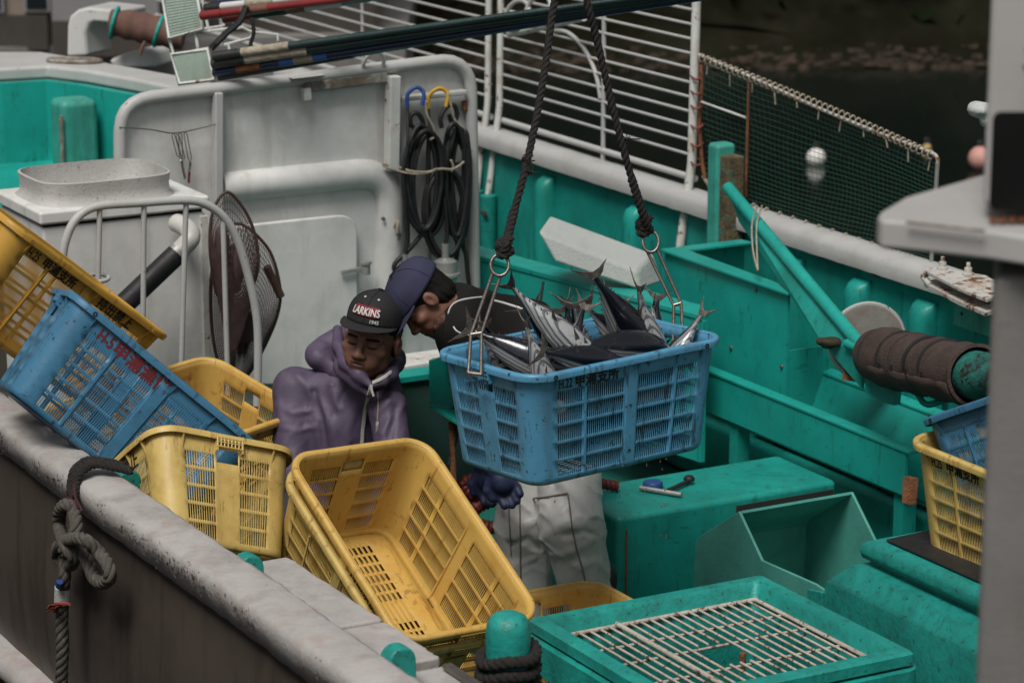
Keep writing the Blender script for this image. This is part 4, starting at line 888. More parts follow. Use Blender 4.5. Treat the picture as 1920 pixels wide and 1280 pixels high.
for pts in (((316, 70), (326, 104)), ((366, 62), (371, 92)), ((375, -20), (392, 60)), ((392, 58), (455, 52), (470, 60), (520, 65), (522, 95)), ((408, -10), (420, 48), (380, 55)), ((420, 85), (470, 72), (475, 60)), ((428, 82), (440, 140))):
    MB().tube([P(*q, d=12.42) for q in pts], .007, 6).build('wire', white_rust, t, smooth=60)
# pole bundles
def pole(label, a, b, da, db, r0_, r1_, mat, bands=(), group=None):
    p0, p1 = P(*a, d=da), P(*b, d=db); t = thing('fishing_pole', label, 'pole', p0, group)
    MB().tube([p0, p1], [r0_, r1_], 8).build('shaft', mat, t, smooth=60)
    for k0_, k1_, mt in bands:
        MB().tube([p0 + (p1 - p0) * k0_, p0 + (p1 - p0) * k1_], (r0_ * (1 - k0_) + r1_ * k0_) * 1.12, 8).build('grip_band', mt, t, smooth=60)
    return t
dkg = M('dark_green_lacquer', (.012, .03, .028), .3, var=.3, dirt=(.04, .05, .05), da=.3); dkn = M('dark_navy_lacquer', (.012, .018, .05), .3); teal_l = M('turquoise_lacquer', (.04, .22, .20), .35)
redl = M('red_lacquer', (.17, .02, .02), .35, var=.3); whl = M('white_lacquer', (.5, .5, .48), .4); brl = M('brown_lacquer', (.14, .065, .045), .4)
blackr2 = MATS['black_rubber']
for k, (label, va, vb, r, mat, bands) in enumerate([
    ('topmost dark pole of the lower pole bundle', (400, 106), (1330, -22), .017, dkg, [(0, .05, blackr2), (.06, .16, twine)]),
    ('dark green pole second from the top of the lower pole bundle', (398, 120), (1330, -14), .02, dkg, [(0, .06, blackr2), (.07, .2, twine)]),
    ('navy pole with blue and pale grip bands low in the lower pole bundle', (400, 137), (1330, -6), .018, dkn, [(.05, .10, rust), (.14, .17, M('blue_tape', (.02, .07, .22), .5)), (.17, .21, M('tan_tape', (.22, .2, .15), .6)), (.21, .24, MATS['blue_tape'])]),
    ('turquoise tipped pole at the bottom of the lower pole bundle', (410, 146), (1280, -1), .013, teal_l, [(0, .30, dkg), (.52, 1., dkg)]),
    ('thin black pole lying across the middle of the lower bundle', (430, 128), (1330, -18), .014, blackr2, [])]):
    pole(label, va, vb, 11.6 + .03 * k, 11.0 + .03 * k, r, r * .72, mat, bands, 'dark poles of the lower bundle')
for k, (label, va, vb, r, mat, bands) in enumerate([
    ('red pole with black butt at the top of the upper bundle', (378, 30), (700, -8), .018, redl, [(0, .12, redl), (.24, .40, brl)]),
    ('white and red pole of the upper bundle with twine whipping', (385, 16), (700, -18), .017, whl, [(0, .10, blackr2), (.25, .42, twine)]),
    ('blue and white pole lowest in the upper bundle', (420, 37), (720, -6), .016, teal_l, [(0, .18, redl), (.18, .4, dkg), (.4, .52, brl), (.52, .75, whl)]),
    ('dark blue pole behind the red poles of the upper bundle', (400, 8), (640, -14), .016, dkn, [(.5, .8, whl)])]):
    pole(label, va, vb, 11.9 + .04 * k, 11.5 + .04 * k, r, r * .8, mat, bands, 'coloured poles of the upper bundle')
t = thing('black_strap', 'black strap tying the upper pole bundle down to the wire stand', 'strap', P(400, 90, d=11.7))
MB().tube(spline([P(u, v, d=11.75) for u, v in ((462, 12), (450, 40), (425, 62), (395, 92))]), .014, 6).build('strap', blackr, t, smooth=60)
MB().rope(spline([P(u, v, d=11.72) for u, v in ((472, 35), (476, 60), (470, 85), (478, 95))]), .009, .03).build('cord', blackrope, t, smooth=60)

# ================================================================== fish crates
CL, CW, CH, CT, CR = .80, .505, .38, .037, .075
def crate_point(side, f, z, out=0.):
    """point on the crate wall: side 0..3 with fraction f along its straight part (corners: f > 1), z from 0 down to -CH"""
    k = CT * (-z / CH); hx, hy = CL / 2 - k, CW / 2 - k; r = CR - .3 * k
    c = [(-hx + r, -hy), (hx, -hy + r), (hx - r, hy), (-hx, hy - r)][side]; d = [(1, 0), (0, 1), (-1, 0), (0, -1)][side]; n = [(0, -1), (1, 0), (0, 1), (-1, 0)][side]
    ln = 2 * (hx if side % 2 == 0 else hy) - 2 * r
    if f <= 1: return np.array([c[0] + d[0] * ln * f + n[0] * out, c[1] + d[1] * ln * f + n[1] * out, z])
    a = (f - 1) * PI / 2; e = (c[0] + d[0] * ln - n[0] * r, c[1] + d[1] * ln - n[1] * r); q = (n[0] * math.cos(a) + d[0] * math.sin(a), n[1] * math.cos(a) + d[1] * math.sin(a))
    return np.array([e[0] + q[0] * (r + out), e[1] + q[1] * (r + out), z])
def crate_meshes():
    cols = []                                     # (side, f, out, group of the cell to the right)
    def panel(side, f0, f1, n, g):
        p = (f1 - f0) / n
        for i in range(n): cols.append((side, f0 + i * p, 0, g)); cols.append((side, f0 + (i + .72) * p, 0, None))
        cols[-1] = (side, f1 - .28 * p, 0, None)
    for side in range(4):
        if side % 2 == 0:
            cols.append((side, 0., 0, None)); panel(side, .045, .205, 12, 'L1'); panel(side, .235, .475, 18, 'L2')
            cols += [(side, .485, 0, None), (side, .49, .005, None), (side, .555, .005, None), (side, .56, 0, None)]
            panel(side, .57, .80, 17, 'L3'); panel(side, .83, .965, 10, 'L4'); cols.append((side, .99, 0, None))
        else:
            cols.append((side, 0., 0, None)); panel(side, .05, .365, 12, 'S1')
            cols += [(side, .385, 0, 'H'), (side, .40, 0, 'H'), (side, .60, 0, 'H'), (side, .615, 0, None)]
            panel(side, .635, .95, 12, 'S2'); cols.append((side, .985, 0, None))
        for k in range(1, 7): cols.append((side, 1 + k / 7, 0, None))
    top, bot = .068, .355; gap = .011; rh = (bot - top - 4 * gap) / 5
    zz = [(0., None), (-.026, None), (-.047, 'h')]
    for i in range(5):
        z = -(top + i * (rh + gap)); zz += [(z, 'h0'), (-.092, 0), (z - rh, None)] if i == 0 else [(z, i), (z - rh, None)]
    zz += [(-.362, None), (-.372, None), (-.38, None)]
    m = MB(); C_ = len(cols)
    for z, _ in zz:
        ins = .012 if z < -.375 else (.003 if z < -.37 else 0)
        for side, f, out, g in cols: m.v.append(tuple(crate_point(side, f, z, out * min(1, max(0, (-z - .03) * 30)) - ins)))
    for i in range(len(zz) - 1):
        for j in range(C_):
            g = cols[j][3]; row = zz[i][1]
            if g and g != 'H' and (row == 'h0' or isinstance(row, int)): continue
            if g == 'H' and row in ('h', 'h0'): continue
            k = (j + 1) % C_; m.f.append((i * C_ + j, i * C_ + k, (i + 1) * C_ + k, (i + 1) * C_ + j)); m.m.append(0)
    # floor with slot groups
    hx, hy = CL / 2 - CT - .012, CW / 2 - CT - .012; r = CR - .3 * CT - .012
    xs = [(-hx, None)]; ys = [(-hy, None)]
    for x0 in (-.30, .045):
        for q in range(6): xs += [(x0 + q * .043, 'r'), (x0 + q * .043 + .031, None)]
    xs = sorted(xs + [(-hx + .03, None), (hx - .03, None), (hx, None)])
    ys += [(-hy + .03, None)]
    for q in range(13): ys += [(-.125 + q * .0195, 's'), (-.125 + q * .0195 + .0105, None)]
    ys += [(hy - .03, None), (hy, None)]
    o = len(m.v)
    for x, _ in xs:
        for y, _ in ys:
            ax_, ay_ = abs(x) - (hx - r), abs(y) - (hy - r)
            if ax_ > 0 and ay_ > 0:
                q = math.hypot(ax_, ay_)
                if q > r: ax_, ay_ = ax_ * r / q, ay_ * r / q
                x2, y2 = math.copysign(hx - r + ax_, x), math.copysign(hy - r + ay_, y)
            else: x2, y2 = x, y
            m.v.append((x2, y2, -CH))
    for i in range(len(xs) - 1):
        for j in range(len(ys) - 1):
            if xs[i][1] == 'r' and ys[j][1] == 's': continue
            n = len(ys); m.f.append((o + i * n + j, o + (i + 1) * n + j, o + (i + 1) * n + j + 1, o + i * n + j + 1)); m.m.append(0)
    def loop(z, out, n=10):
        L = []
        for side in range(4):
            L += [crate_point(side, f, z, out) for f in np.linspace(0, 1, n, False)] + [crate_point(side, 1 + k / 8, z, out) for k in range(8)]
        return L
    rim = MB(); prof = [(-.003, -.004), (.000, .001), (.011, .002), (.018, -.002), (.0205, -.008), (.0205, -.023), (.0175, -.024), (.0165, -.009), (.012, -.006), (.003, -.007)]
    L = [loop(z, o_) for o_, z in prof]; L.append(L[0])
    for q in L:
        for k, p in enumerate(q):
            w = .0022 * vnoise(np.array([p[0] * 9, p[1] * 9, 3.])); q[k] = p + np.array([0, 0, w])
    rim.grid(L, True)
    rib = MB()
    for side in range(4):
        fl = (.03, .56, .815, .975) if side % 2 == 0 else (.03, .37, .63, .97)
        for f in fl:
            a0, a1, a2 = crate_point(side, f, -.02, .001), crate_point(side, f, -.02, .018), crate_point(side, f, -.062, .001); d = nrm(crate_point(side, min(1, f + .01), -.02) - crate_point(side, f, -.02)) * .0035
            rib.prism([a0 - d / 2, a1 - d / 2, a2 - d / 2], d)
        if side % 2 == 0:
            for f in (.22, .815):
                a0, a1 = crate_point(side, f, -.074, .0), crate_point(side, f, -.36, .0); d = nrm(crate_point(side, min(1, f + .01), -.02) - crate_point(side, f, -.02)) * .003; n_ = crate_point(side, f, -.074, .004) - a0
                rib.prism([a0 - d, a0 + d, a0 + d + n_, a0 - d + n_], a1 - a0)
    br = []
    for side in (1, 3):
        br.append(MB()); f0, f1 = .37, .63; g = lambda f, z, o_: crate_point(side, f, z, o_)
        for i in range(8):
            f = f0 + (f1 - f0) * i / 7; br[-1].tube([g(f, -.012, .021), g(f, -.045, .018)], .0026, 5)
        for z in (-.016, -.030, -.045): br[-1].tube([g(f0, z, .021 - (-z - .018) * .1), g(f1, z, .021 - (-z - .018) * .1)], .0026, 5)
        for f in (f0, f1): br[-1].prism([g(f, -.02, .0), g(f, -.02, .021), g(f, -.058, .018), g(f, -.058, 0)], nrm(g(.5, 0, 0) - g(.4, 0, 0)) * .004)
    pin = []
    for side in (0, 2):
        for f in (.01, .985):
            n_ = crate_point(side, f, -.03, .01) - crate_point(side, f, -.03, 0)
            pin.append(MB()); pin[-1].lathe(crate_point(side, f, -.014, .019), n_, [(.0085, 0), (.0085, .003), (.004, .0035), (.0035, .001), (.0005, .001)], 10)
    m.add(rib.v, rib.f)
    return m, rim, br, pin
cm = crate_meshes(); protos = {}
def crate(name_col, label, pose, mat, group, texts=(), R=None, rimmat=None):
    th = np.array(pose[3:]); ang = np.linalg.norm(th)
    mat3 = Matrix.Rotation(ang, 3, Vector(th / ang)) if R is None else Matrix([list(r) for r in np.array(R)])
    t = thing('fish_crate', label, 'crate', pose[:3], group); t.rotation_euler = mat3.to_euler()
    for nm, src, kw in [('basket', cm[0], dict(solid=.0022)), ('rim', cm[1], dict(smooth=60))] + [('handle_grid', q, dict(smooth=60)) for q in cm[2]] + [('pin', q, dict(smooth=40)) for q in cm[3]]:
        key = id(src)
        if key not in protos:
            o = src.build(nm, mat, t, local=True, smooth=kw.get('smooth', 35), solid=kw.get('solid', 0)); protos[key] = o
        else:
            o = protos[key].copy(); COL.objects.link(o); o.parent = t
        m_ = blackp if nm == 'pin' and 'blue' in mat.name else mat
        o.material_slots[0].link = 'OBJECT'; o.material_slots[0].material = m_
    for body, f, z, size, bold, sx, lm in texts:
        vs, fs, w, h = text_mesh(body, size, bold, sx)
        ex = nrm(crate_point(0, .6, z) - crate_point(0, .5, z)); ey = nrm(crate_point(0, f, z + .01) - crate_point(0, f, z)); c0 = crate_point(0, f, z, .0012)
        nn = nrm(np.cross(ex, ey)); m = MB().add([c0 + ex * (v[0] + w / 2) + ey * v[1] + nn * v[2] for v in vs], fs); m.build('lettering', lm, t, local=True, recalc=False)
    return t
YG, BG = 'yellow fish crates', 'blue fish crates'
TXT = lambda no, lm=blackp: [(no, .052, -.047, .046, .0006, .62, lm), ('甲浦支所', .045 + .125, -.047, .042, .0016, .98, lm)]
FORB = [('持出禁止', .60, -.045, .046, .0012, .95, blackp)]
hang = crate('b', 'blue crate numbered H.22 full of fish hanging from two ropes', [0.2231, 9.0478, 1.3777, 0.7072, 0.5283, -18.1706], blue, BG, [('H.22', .055, -.045, .046, .0006, .62, blackp), ('甲浦支所', .160, -.046, .045, .0018, 1.02, blackp)])
crate('y', 'bleached yellow crate standing upright on the gunwale ledge in front of the blue crate', [-1.1402, 9.0782, 0.8786, -0.6111, -0.4474, -0.9014], yellow_pale, YG, [('持出禁止', .56, -.05, .056, .0016, .95, blackp)])
crate('b', 'grimy blue crate with dark red writing tipped on its side on the near gunwale', [-1.1824, 9.2241, 1.2468, -0.2926, 0.7213, 0.2083], blue_dirty, BG, [('H-5', .09, -.052, .058, .0014, .7, redp), ('甲浦漁協', .20, -.052, .058, .0022, 1.0, redp)])
crate('y', 'orange-yellow crate numbered H.25 tilted behind the grimy blue crate', [-1.5931, 9.8723, 1.4866, -0.0391, 0.7214, 0.6273], yellow_deep, YG, TXT('H.25') + FORB)
crate('y', 'large open yellow crate tipped forward showing its slotted floor', [-0.3123, 8.605, 0.8639, 0.2212, 0.5089, -0.9541], yellow, YG, [('持出禁止', .60, -.045, .046, .0012, .95, blackp)])
crate('y', 'open yellow crate beside the left arm of the purple jacket', [-1.2138, 9.7405, 0.9608, -1.6128, -0.229, -5.1896], yellow, YG)
crate('y', 'yellow crate holding the tipped one, wedged between ledge and bollard', [-0.3123 - .32 * .066, 8.605 + .406 * .066, 0.8639 - .856 * .066, 0.2212, 0.5089, -0.9541], yellow_pale, YG)
fc = bc(P(1080, 1082, s=-1.86)); cb_ = bt(-1.86 + CL / 2, fc[1] - CW / 2 + .07, fc[2] - .02)
crate('y', 'yellow crate half hidden between the white trousers and the teal tub', [*cb_, 0, 0, 0], yellow, YG, R=np.stack([A, B, Zv], 1))
crate('y', 'yellow crate numbered H.25 standing on the black mat at right', [1.7353, 8.82, 1.0619, 0.3813, -0.0111, -7.2919], yellow_pale, YG, TXT('H.25') + FORB)
xa = A * math.cos(math.radians(25)) + Zv * math.sin(math.radians(25)); za = -A * math.sin(math.radians(25)) + Zv * math.cos(math.radians(25)); Rr = np.stack([xa, B, za], 1)
c0 = bt(-1.19, 2.475, 1.105) - Rr @ np.array([-CL / 2, -CW / 2, 0])
crate('b', 'blue crate nested crookedly inside the yellow crate at right', [*c0, 0, 0, 0], blue_dirty, BG, R=Rr)

# ------------------------------------------------------------------ hoist ropes, knots and hooks
hm = Matrix.Rotation(np.linalg.norm([0.7072, 0.5283, -18.1706]), 3, Vector((0.7072, 0.5283, -18.1706)).normalized())
def hl(x, y, z): return np.array(hm @ Vector((x, y, z))) + np.array([0.2231, 9.0478, 1.3777])
dL = (hl(-CL / 2, 0, 0) - CAM) @ FW; dR = (hl(CL / 2, 0, 0) - CAM) @ FW; dM = (dL + dR) / 2
def hook(label, d, ring, rods, cross, tip, tipd):
    t = thing('lifting_hook', label, 'hook', P(*tip[0], d=d), group='steel lifting hooks')
    rc = P(*ring[:2], d=d); MB().tube([rc + (ring[2] * math.cos(a) * RT + ring[3] * math.sin(a) * UP) * d / FPX + FW * .006 * math.sin(a) for a in np.linspace(0, 2 * PI, 26, False)], .0058, 8, closed=True).build('ring', steel, t, smooth=60)
    for i in (0, 1):
        MB().tube([P(*rods[i][0], d=d), P(*cross[i], d=d), P(*tip[i], d=d + tipd)], .0058, 8).build('rod', steel, t, smooth=60)
    MB().tube([P(*cross[0], d=d), P(*cross[1], d=d)], .0068, 8).build('cross_bar', steel, t, smooth=60)
    MB().tube([P(*tip[0], d=d + tipd), P(*tip[1], d=d + tipd)], .0075, 8).build('hook_bar', steel, t, smooth=60)
hook('left steel lifting hook gripping the short side of the blue crate', dL - .03, (937, 497, 17, 20), [((923, 514),), ((938, 518),)], [(883, 627), (903, 624)], [(878, 699), (902, 702)], -.03)
hook('right steel lifting hook gripping the far end of the blue crate', dR + .02, (1220, 453, 15, 20), [((1213, 470),), ((1232, 468),)], [(1263, 572), (1277, 568)], [(1262, 640), (1281, 640)], -.02)
apex = P(1068, -130, d=dM)
def sling(label, pts, d0_, d1_, kn, frays):
    t = thing('hoist_rope', label, 'rope', P(*kn, d=d0_), group='black hoist ropes'); n = len(pts)
    pp = [P(*q, d=d0_ + (d1_ - d0_) * i / (n - 1)) for i, q in enumerate(pts)] + [apex]
    MB().rope(spline(pp, 10), .0128, .068, step=.008).build('rope', blackrope, t, smooth=70)
    MB().rope(spline(pp, 10)[3:22], .0155, .055, step=.008).build('whipping', blackrope, t, smooth=70)
    k = P(*kn, d=d0_); m = MB()
    for (cx, cz, r1_, r2_, tl) in ((0, .018, .022, .015, .5), (.004, -.002, .021, .014, -.6), (-.006, .006, .018, .024, 1.3), (.0, -.02, .016, .012, .2)):
        ex = nrm(RT * math.cos(tl) + UP * math.sin(tl)); ey = nrm(np.cross(ex, FW) * .5 + FW * .8)
        c = k + RT * cx + UP * cz; m.rope([c + r1_ * math.cos(a) * ex + r2_ * math.sin(a) * ey for a in np.linspace(0, 2 * PI * 1.05, 22)], .0125, .05, step=.006)
    m.build('knot', blackrope, t, smooth=70)
    m = MB()
    for (u, v) in frays:
        for q in range(7):
            b_ = P(u, v, d=d0_ - .012); m.tube([b_, b_ + rng.normal(size=3) * .008 + RT * .012, b_ + rng.normal(size=3) * .012 + RT * .02], .0022, 4)
    m.build('frayed_strands', blackrope, t)
sling('left black hoist rope knotted onto the left lifting hook', [(938, 482), (950, 452), (963, 400), (985, 318), (1002, 240), (1022, 130), (1040, 0)], dL - .03, dM, (946, 464), [(988, 320), (978, 300)])
sling('right black hoist rope knotted onto the right lifting hook', [(1219, 436), (1207, 405), (1186, 340), (1166, 270), (1140, 165), (1118, 70), (1100, 0)], dR + .02, dM, (1208, 424), [(1160, 268), (1168, 262)])

# ------------------------------------------------------------------ mooring line on the near gunwale
TO = -.215
def no(u, v, t=TO): return P(u, v, t=t)
m = MB(); pth = spline([P(240, 880, z=1.075), P(205, 872, z=1.085), P(170, 868, z=1.09), P(145, 884, z=1.075), no(137, 905, -.165), no(136, 930, -.18)])
off = [np.array([0, 0, 0]), A * .035 + Zv * .004, -A * .022 + Zv * .006]
for q in off: m.rope([p + q * (1 - .4 * i / len(pth)) for i, p in enumerate(pth)], .014, .05)
o = m.build('black_lashing', blackrope, smooth=70); tag(o, 'black rope lashed over the near gunwale above the braided rope', 'rope')
m = MB()
for k in range(9):
    u = 137 + 10 * math.sin(k * 2.1); m.tube(spline([no(133 + k, 905, -.17), no(u - 4, 930, -.19), no(u + (k - 4) * 3, 958, -.20)]), .004, 5)
o = m.build('dark_red_strands', M('dark_red_strands', (.045, .012, .016), .9, bump=.3), smooth=60); tag(o, 'dark red strands joining the black lashing to the braided rope', 'strands')
t = thing('braided_rope', 'grey braided mooring rope knotted and hanging down the hull', 'rope', no(115, 1280))
m = MB()
m.rope(spline([no(140, 960, -.20), no(125, 945, -.22), no(112, 960), no(112, 990), no(122, 1020, -.25), no(138, 1046, -.24), no(128, 1060, -.20), no(108, 1042, -.19), no(112, 1022, -.22), no(135, 1010, -.255), no(160, 1012, -.25), no(185, 1035), no(203, 1060), no(206, 1082), no(192, 1092), no(176, 1082), no(165, 1055), no(150, 1030, -.22), no(132, 1018, -.20), no(122, 1040, -.20), no(122, 1075), no(118, 1110), no(116, 1160), no(117, 1220), no(115, 1300), no(118, 1380)]), .0205, .12, 4)
m.rope(spline([no(136, 950, -.20), no(143, 985, -.22), no(132, 1015, -.235), no(120, 1035, -.245)]), .0205, .12, 4)
m.build('rope', greyrope, t, smooth=70)
MB().tube([no(118, 1100), no(117.5, 1112), no(117, 1128)], .0265, 12).build('white_tape', foam, t, smooth=50)
MB().tube([no(112, 1090, -.24), no(110, 1099, -.24)], .011, 8).build('blue_tape', bluecap, t, smooth=50)
m = MB()
for k in range(16):
    b_ = no(106 + random.uniform(-2, 12), 1133 + random.uniform(-2, 3), -.243); e_ = no(random.uniform(88, 108), random.uniform(1133, 1150), -.245); m.tube(spline([b_, (b_ + e_) / 2 + rng.normal(size=3) * .004, e_]), .002, 4)
m.tube([no(105, 1131, -.245), no(130, 1132, -.245)], .005, 6)
m.build('red_threads', M('red_thread', (.30, .05, .03), .9, bump=0), t)

# water dripping from the crate
m = MB()
for (u0, v0, n) in ((1212, 868, 5), (1240, 862, 4), (1249, 858, 6), (1160, 882, 3), (1040, 900, 3), (1295, 846, 3)):
    for k in range(n):
        v = v0 + k * random.uniform(14, 50); c = P(u0 + random.uniform(-3, 3), v, d=9.3); m.tube([c, c - Zv * random.uniform(.003, .014)], [.0012, .0018], 5)
o = m.build('water_drips', M('bloody_water_drops', (.16, .07, .06), .1, bump=0)); tag(o, 'thin drops of bloody water falling from the hanging crate', 'water drops', kind='stuff')

# ================================================================== people
skin = M('weathered_skin', (.155, .072, .047), .5, var=.12, vs=14, bump=.12, bs=140, spec=.35)
lipm = M('lip_skin', (.085, .035, .03), .5, bump=0); darkh = M('black_hair', (.007, .006, .005), .7, var=.4, vs=40, bump=.3, bs=200, spec=.15)
eyem = M('eye_line', (.012, .008, .006), .4, bump=0)
purple = M('purple_waterproof', (.072, .053, .092), .58, var=.12, vs=8, dirt=(.06, .043, .066), ds=6, da=.6, bump=.22, bs=24, spec=.4)
purple_d = M('dark_purple_lining', (.035, .024, .045), .7, bump=0)
capblk = M('black_cap_cloth', (.014, .013, .014), .8, var=.2, bump=.25, bs=300); capnavy = M('navy_cap_cloth', (.024, .026, .058), .8, var=.2, bump=.25, bs=300)
patch = M('dark_red_patch', (.16, .016, .024), .8, bump=.2, bs=300); stitch = M('white_stitching', (.55, .53, .50), .8, bump=.1)
shirtm = M('black_jersey', (.010, .0095, .009), .85, var=.2, bump=.15, bs=120, spec=.15); pipem = M('white_piping', (.58, .58, .57), .7, bump=0)
pantm = M('white_vinyl', (.52, .52, .50), .36, var=.06, dirt=(.36, .34, .30), ds=5, da=.6, streak=(.40, .37, .33), chips=(.20, .17, .14), cs=30, ca=.70, bump=.25, bs=13)
glovem = M('navy_glove_rubber', (.018, .024, .062), .55, var=.25, vs=20, bump=.15); seamm = M('dark_seam', (.22, .19, .155), .8, bump=0)
towel = M('brown_towel', (.10, .05, .038), .95, var=.5, vs=90, bump=1., bs=160); zipm = M('pale_zip_teeth', (.46, .45, .40), .5, bump=0)
bootm = M('dark_rubber_boot', (.02, .03, .028), .5); darktr = M('dark_trousers', (.03, .032, .035), .7)

def frame(F, U):
    F = nrm(F); U = nrm(np.asarray(U, float) - F * (np.asarray(U, float) @ F)); return np.stack([np.cross(F, U) * 1.0, F, U], 1)
def head_sdf(q, jaw=1.):
    """local head: x to its side, y forward, z up, about 0.235 m tall"""
    d = s_ell(q, (0, -.012, .042), (.077, .098, .082))
    d = smin(d, s_ell(q, (0, .022, -.035), (.064, .066, .082)), .03)
    d = smin(d, s_cap(q, (-.036, .02, -.075), (.0, .066, -.103), .023, .020), .03); d = smin(d, s_cap(q, (.036, .02, -.075), (.0, .066, -.103), .023, .020), .03)
    for x in (-1, 1):
        d = smin(d, s_ell(q, (x * .044, .060, -.024), (.024, .022, .020)), .02)          # cheekbone
        d = smin(d, s_cap(q, (x * .012, .082, .019), (x * .044, .068, .017), .0105), .012)  # brow
        d = smax(d, -s_ell(q, (x * .031, .098, -.002), (.019, .017, .012)), .012)          # socket
        d = smin(d, s_ell(q, (x * .031, .074, -.002), (.0165, .0135, .0115)), .004)        # closed lid
        d = smin(d, s_ell(q, (x * .0125, .096, -.040), (.010, .011, .008)), .008)          # nostril wing
        d = smin(d, s_ell(q, (x * .030, .070, -.058), (.020, .016, .022)), .02)
        ear = s_ell(q, (x * .080, -.008, -.008), (.010, .021, .032)); ear = smax(ear, -s_ell(q, (x * .092, -.002, -.006), (.008, .010, .017)), .006)
        d = smin(d, ear, .008)
    nose = smin(s_cap(q, (0, .084, .010), (0, .105, -.032), .0085, .011), s_ell(q, (0, .105, -.037), (.0135, .013, .010)), .01)
    d = smin(d, nose, .012)
    d = smin(d, s_ell(q, (0, .078, -.068), (.030, .020, .024)), .015)                      # muzzle
    d = smin(d, s_ell(q, (0, .092, -.0615), (.021, .0075, .0050)), .005); d = smin(d, s_ell(q, (0, .0885, -.0745), (.018, .0085, .006)), .005)
    d = smax(d, -s_ell(q, (0, .103, -.0675), (.026, .008, .0022)), .003)
    return smin(d, s_cap(q, (0, -.025, -.07), (0, -.050, -.15), .054, .05), .03)
def head_mats(vs_local, fs):
    c = np.array([vs_local[list(f)].mean(0) for f in fs]); m = np.zeros(len(fs), int)
    x, y, z = np.abs(c[:, 0]), c[:, 1], c[:, 2]
    m[(y > .08) & (x < .023) & (z > -.082) & (z < -.058)] = 1
    m[(y > .05) & (x > .013) & (x < .050) & (np.abs(z - .0205 + .10 * np.abs(x - .030)) < .0036)] = 2
    m[(y > .066) & (x > .016) & (x < .046) & (np.abs(z + .0085 - .12 * (x - .031) ** 2 * 60) < .0027)] = 3
    return m.tolist()
def add_head(mb, H, R, sc):
    f = lambda p: head_sdf(p * np.array([.935, 1, 1.05]))
    vs, fs = nets(f, (-.10, -.13, -.21), (.10, .125, .135), .0026)
    mi = head_mats(vs * np.array([.935, 1, 1.05]), fs); o = len(mb.v); w = (vs * sc) @ R.T + H
    mb.v += [tuple(p) for p in w]; mb.f += [tuple(o + i for i in q) for q in fs]; mb.m += mi
def hair(parent, H, R, sc, front, back, fluff, seed):
    def f(q):
        d = s_ell(q, (0, -.012, .042), (.077 + fluff, .098 + fluff, .082 + fluff)); d = smin(d, s_ell(q, (0, -.05, -.03), (.066 + fluff, .05 + fluff, .06)), .03)
        zc = np.where(q[..., 1] > .045, front, np.where(q[..., 1] > .005, front + (q[..., 1] - .045) / .04 * (front + .025), back))
        zc = zc + .012 * vnoise(q * np.array([110, 60, 20]), seed)
        return smax(d + .004 * vnoise(q * np.array([90, 90, 30]), seed + 1), (zc - q[..., 2]) * .6, .006)
    vs, fs = nets(f, (-.13, -.15, -.16), (.13, .13, .15), .0045); MB().add((vs * sc) @ R.T + H, fs).build('hair', darkh, parent, smooth=80)
def cap(parent, H, R, sc, mat, z0=.030, tilt=-.10, back=False):
    ct, st_ = math.cos(tilt), math.sin(tilt)
    def loc(p):
        p = np.asarray(p, float); y, z = p[1], p[2] - z0; q = np.array([p[0], ct * y - st_ * z, st_ * y + ct * z + z0]); return (q * sc) @ R.T + H
    def cs(th, h, out=0.):
        k = max(0., 1 - h ** 3.0) ** .5; fy = 1.03 if math.sin(th) > 0 else 1.0
        return np.array([(.086 + out) * k * math.cos(th), -.010 + (.106 * fy + out) * k * math.sin(th), z0 + (.097 + out * (h > .6)) * h])
    rows = [[loc(cs(a, h)) for a in np.linspace(0, 2 * PI, 48, False)] for h in (0, .1, .2, .32, .45, .58, .7, .8, .88, .94, .98, .995)]
    m = MB().grid(rows, True); m.lathe(loc(cs(0, .999)), R[:, 2], [(.010, -.002), (.009, .004), (.001, .006)], 12)
    c = m.build('cap', mat, parent, smooth=60, solid=.003)
    rows = []
    for k in np.linspace(0, 1, 8):
        row = []
        for a in np.linspace(PI / 2 - 1.12, PI / 2 + 1.12, 25):
            b_ = cs(a, .02, .001); w = max(0, math.cos((a - PI / 2) / 1.12 * PI / 2)) ** .55
            row.append(loc(b_ + k * np.array([b_[0] * .12, (.066 * w), -.008 * w - 1.0 * b_[0] ** 2 * w])))
        rows.append(row)
    MB().grid(rows).build('visor', mat, c, smooth=60, solid=.004)
    m = MB()
    for a in np.linspace(0, 2 * PI, 6, False) + PI / 6: m.tube([loc(cs(a, h, .001)) for h in np.linspace(.02, .985, 14)], .0012, 4)
    m.build('seams', mat, c, smooth=60)
    return c, cs, loc
# ---- worker in the purple jacket
H1 = P(698, 635, d=10.000); R1 = frame((-.33, -.93, .05), (.18, .04, .97)); S1 = 1.13
p1 = thing('person', 'worker in purple hooded waterproof jacket and black snapback cap looking down', 'person', P(650, 1180, d=10.230) * np.array([1, 1, 0]) + np.array([0, 0, DECK]))
nk = P(702, 712, d=10.160); sL, sR = P(553, 730, d=10.230), P(728, 765, d=10.040); ch = P(642, 800, d=10.260); wa = P(650, 950, d=10.300)
eL, wL = P(548, 880, d=10.160), P(600, 960, d=9.960); eR, wR = P(742, 900, d=9.930), P(700, 975, d=9.880)
foot = np.array([wa[0], wa[1], DECK]); hipc = np.array([wa[0], wa[1], .66])
mb = MB(); add_head(mb, H1, R1, S1)
kn = [hipc + RT * x * .20 + np.array([0, -.34, -.06]) for x in (-1, 1)]; fe = [foot + RT * x * .19 + np.array([0, -.16, .07]) for x in (-1, 1)]
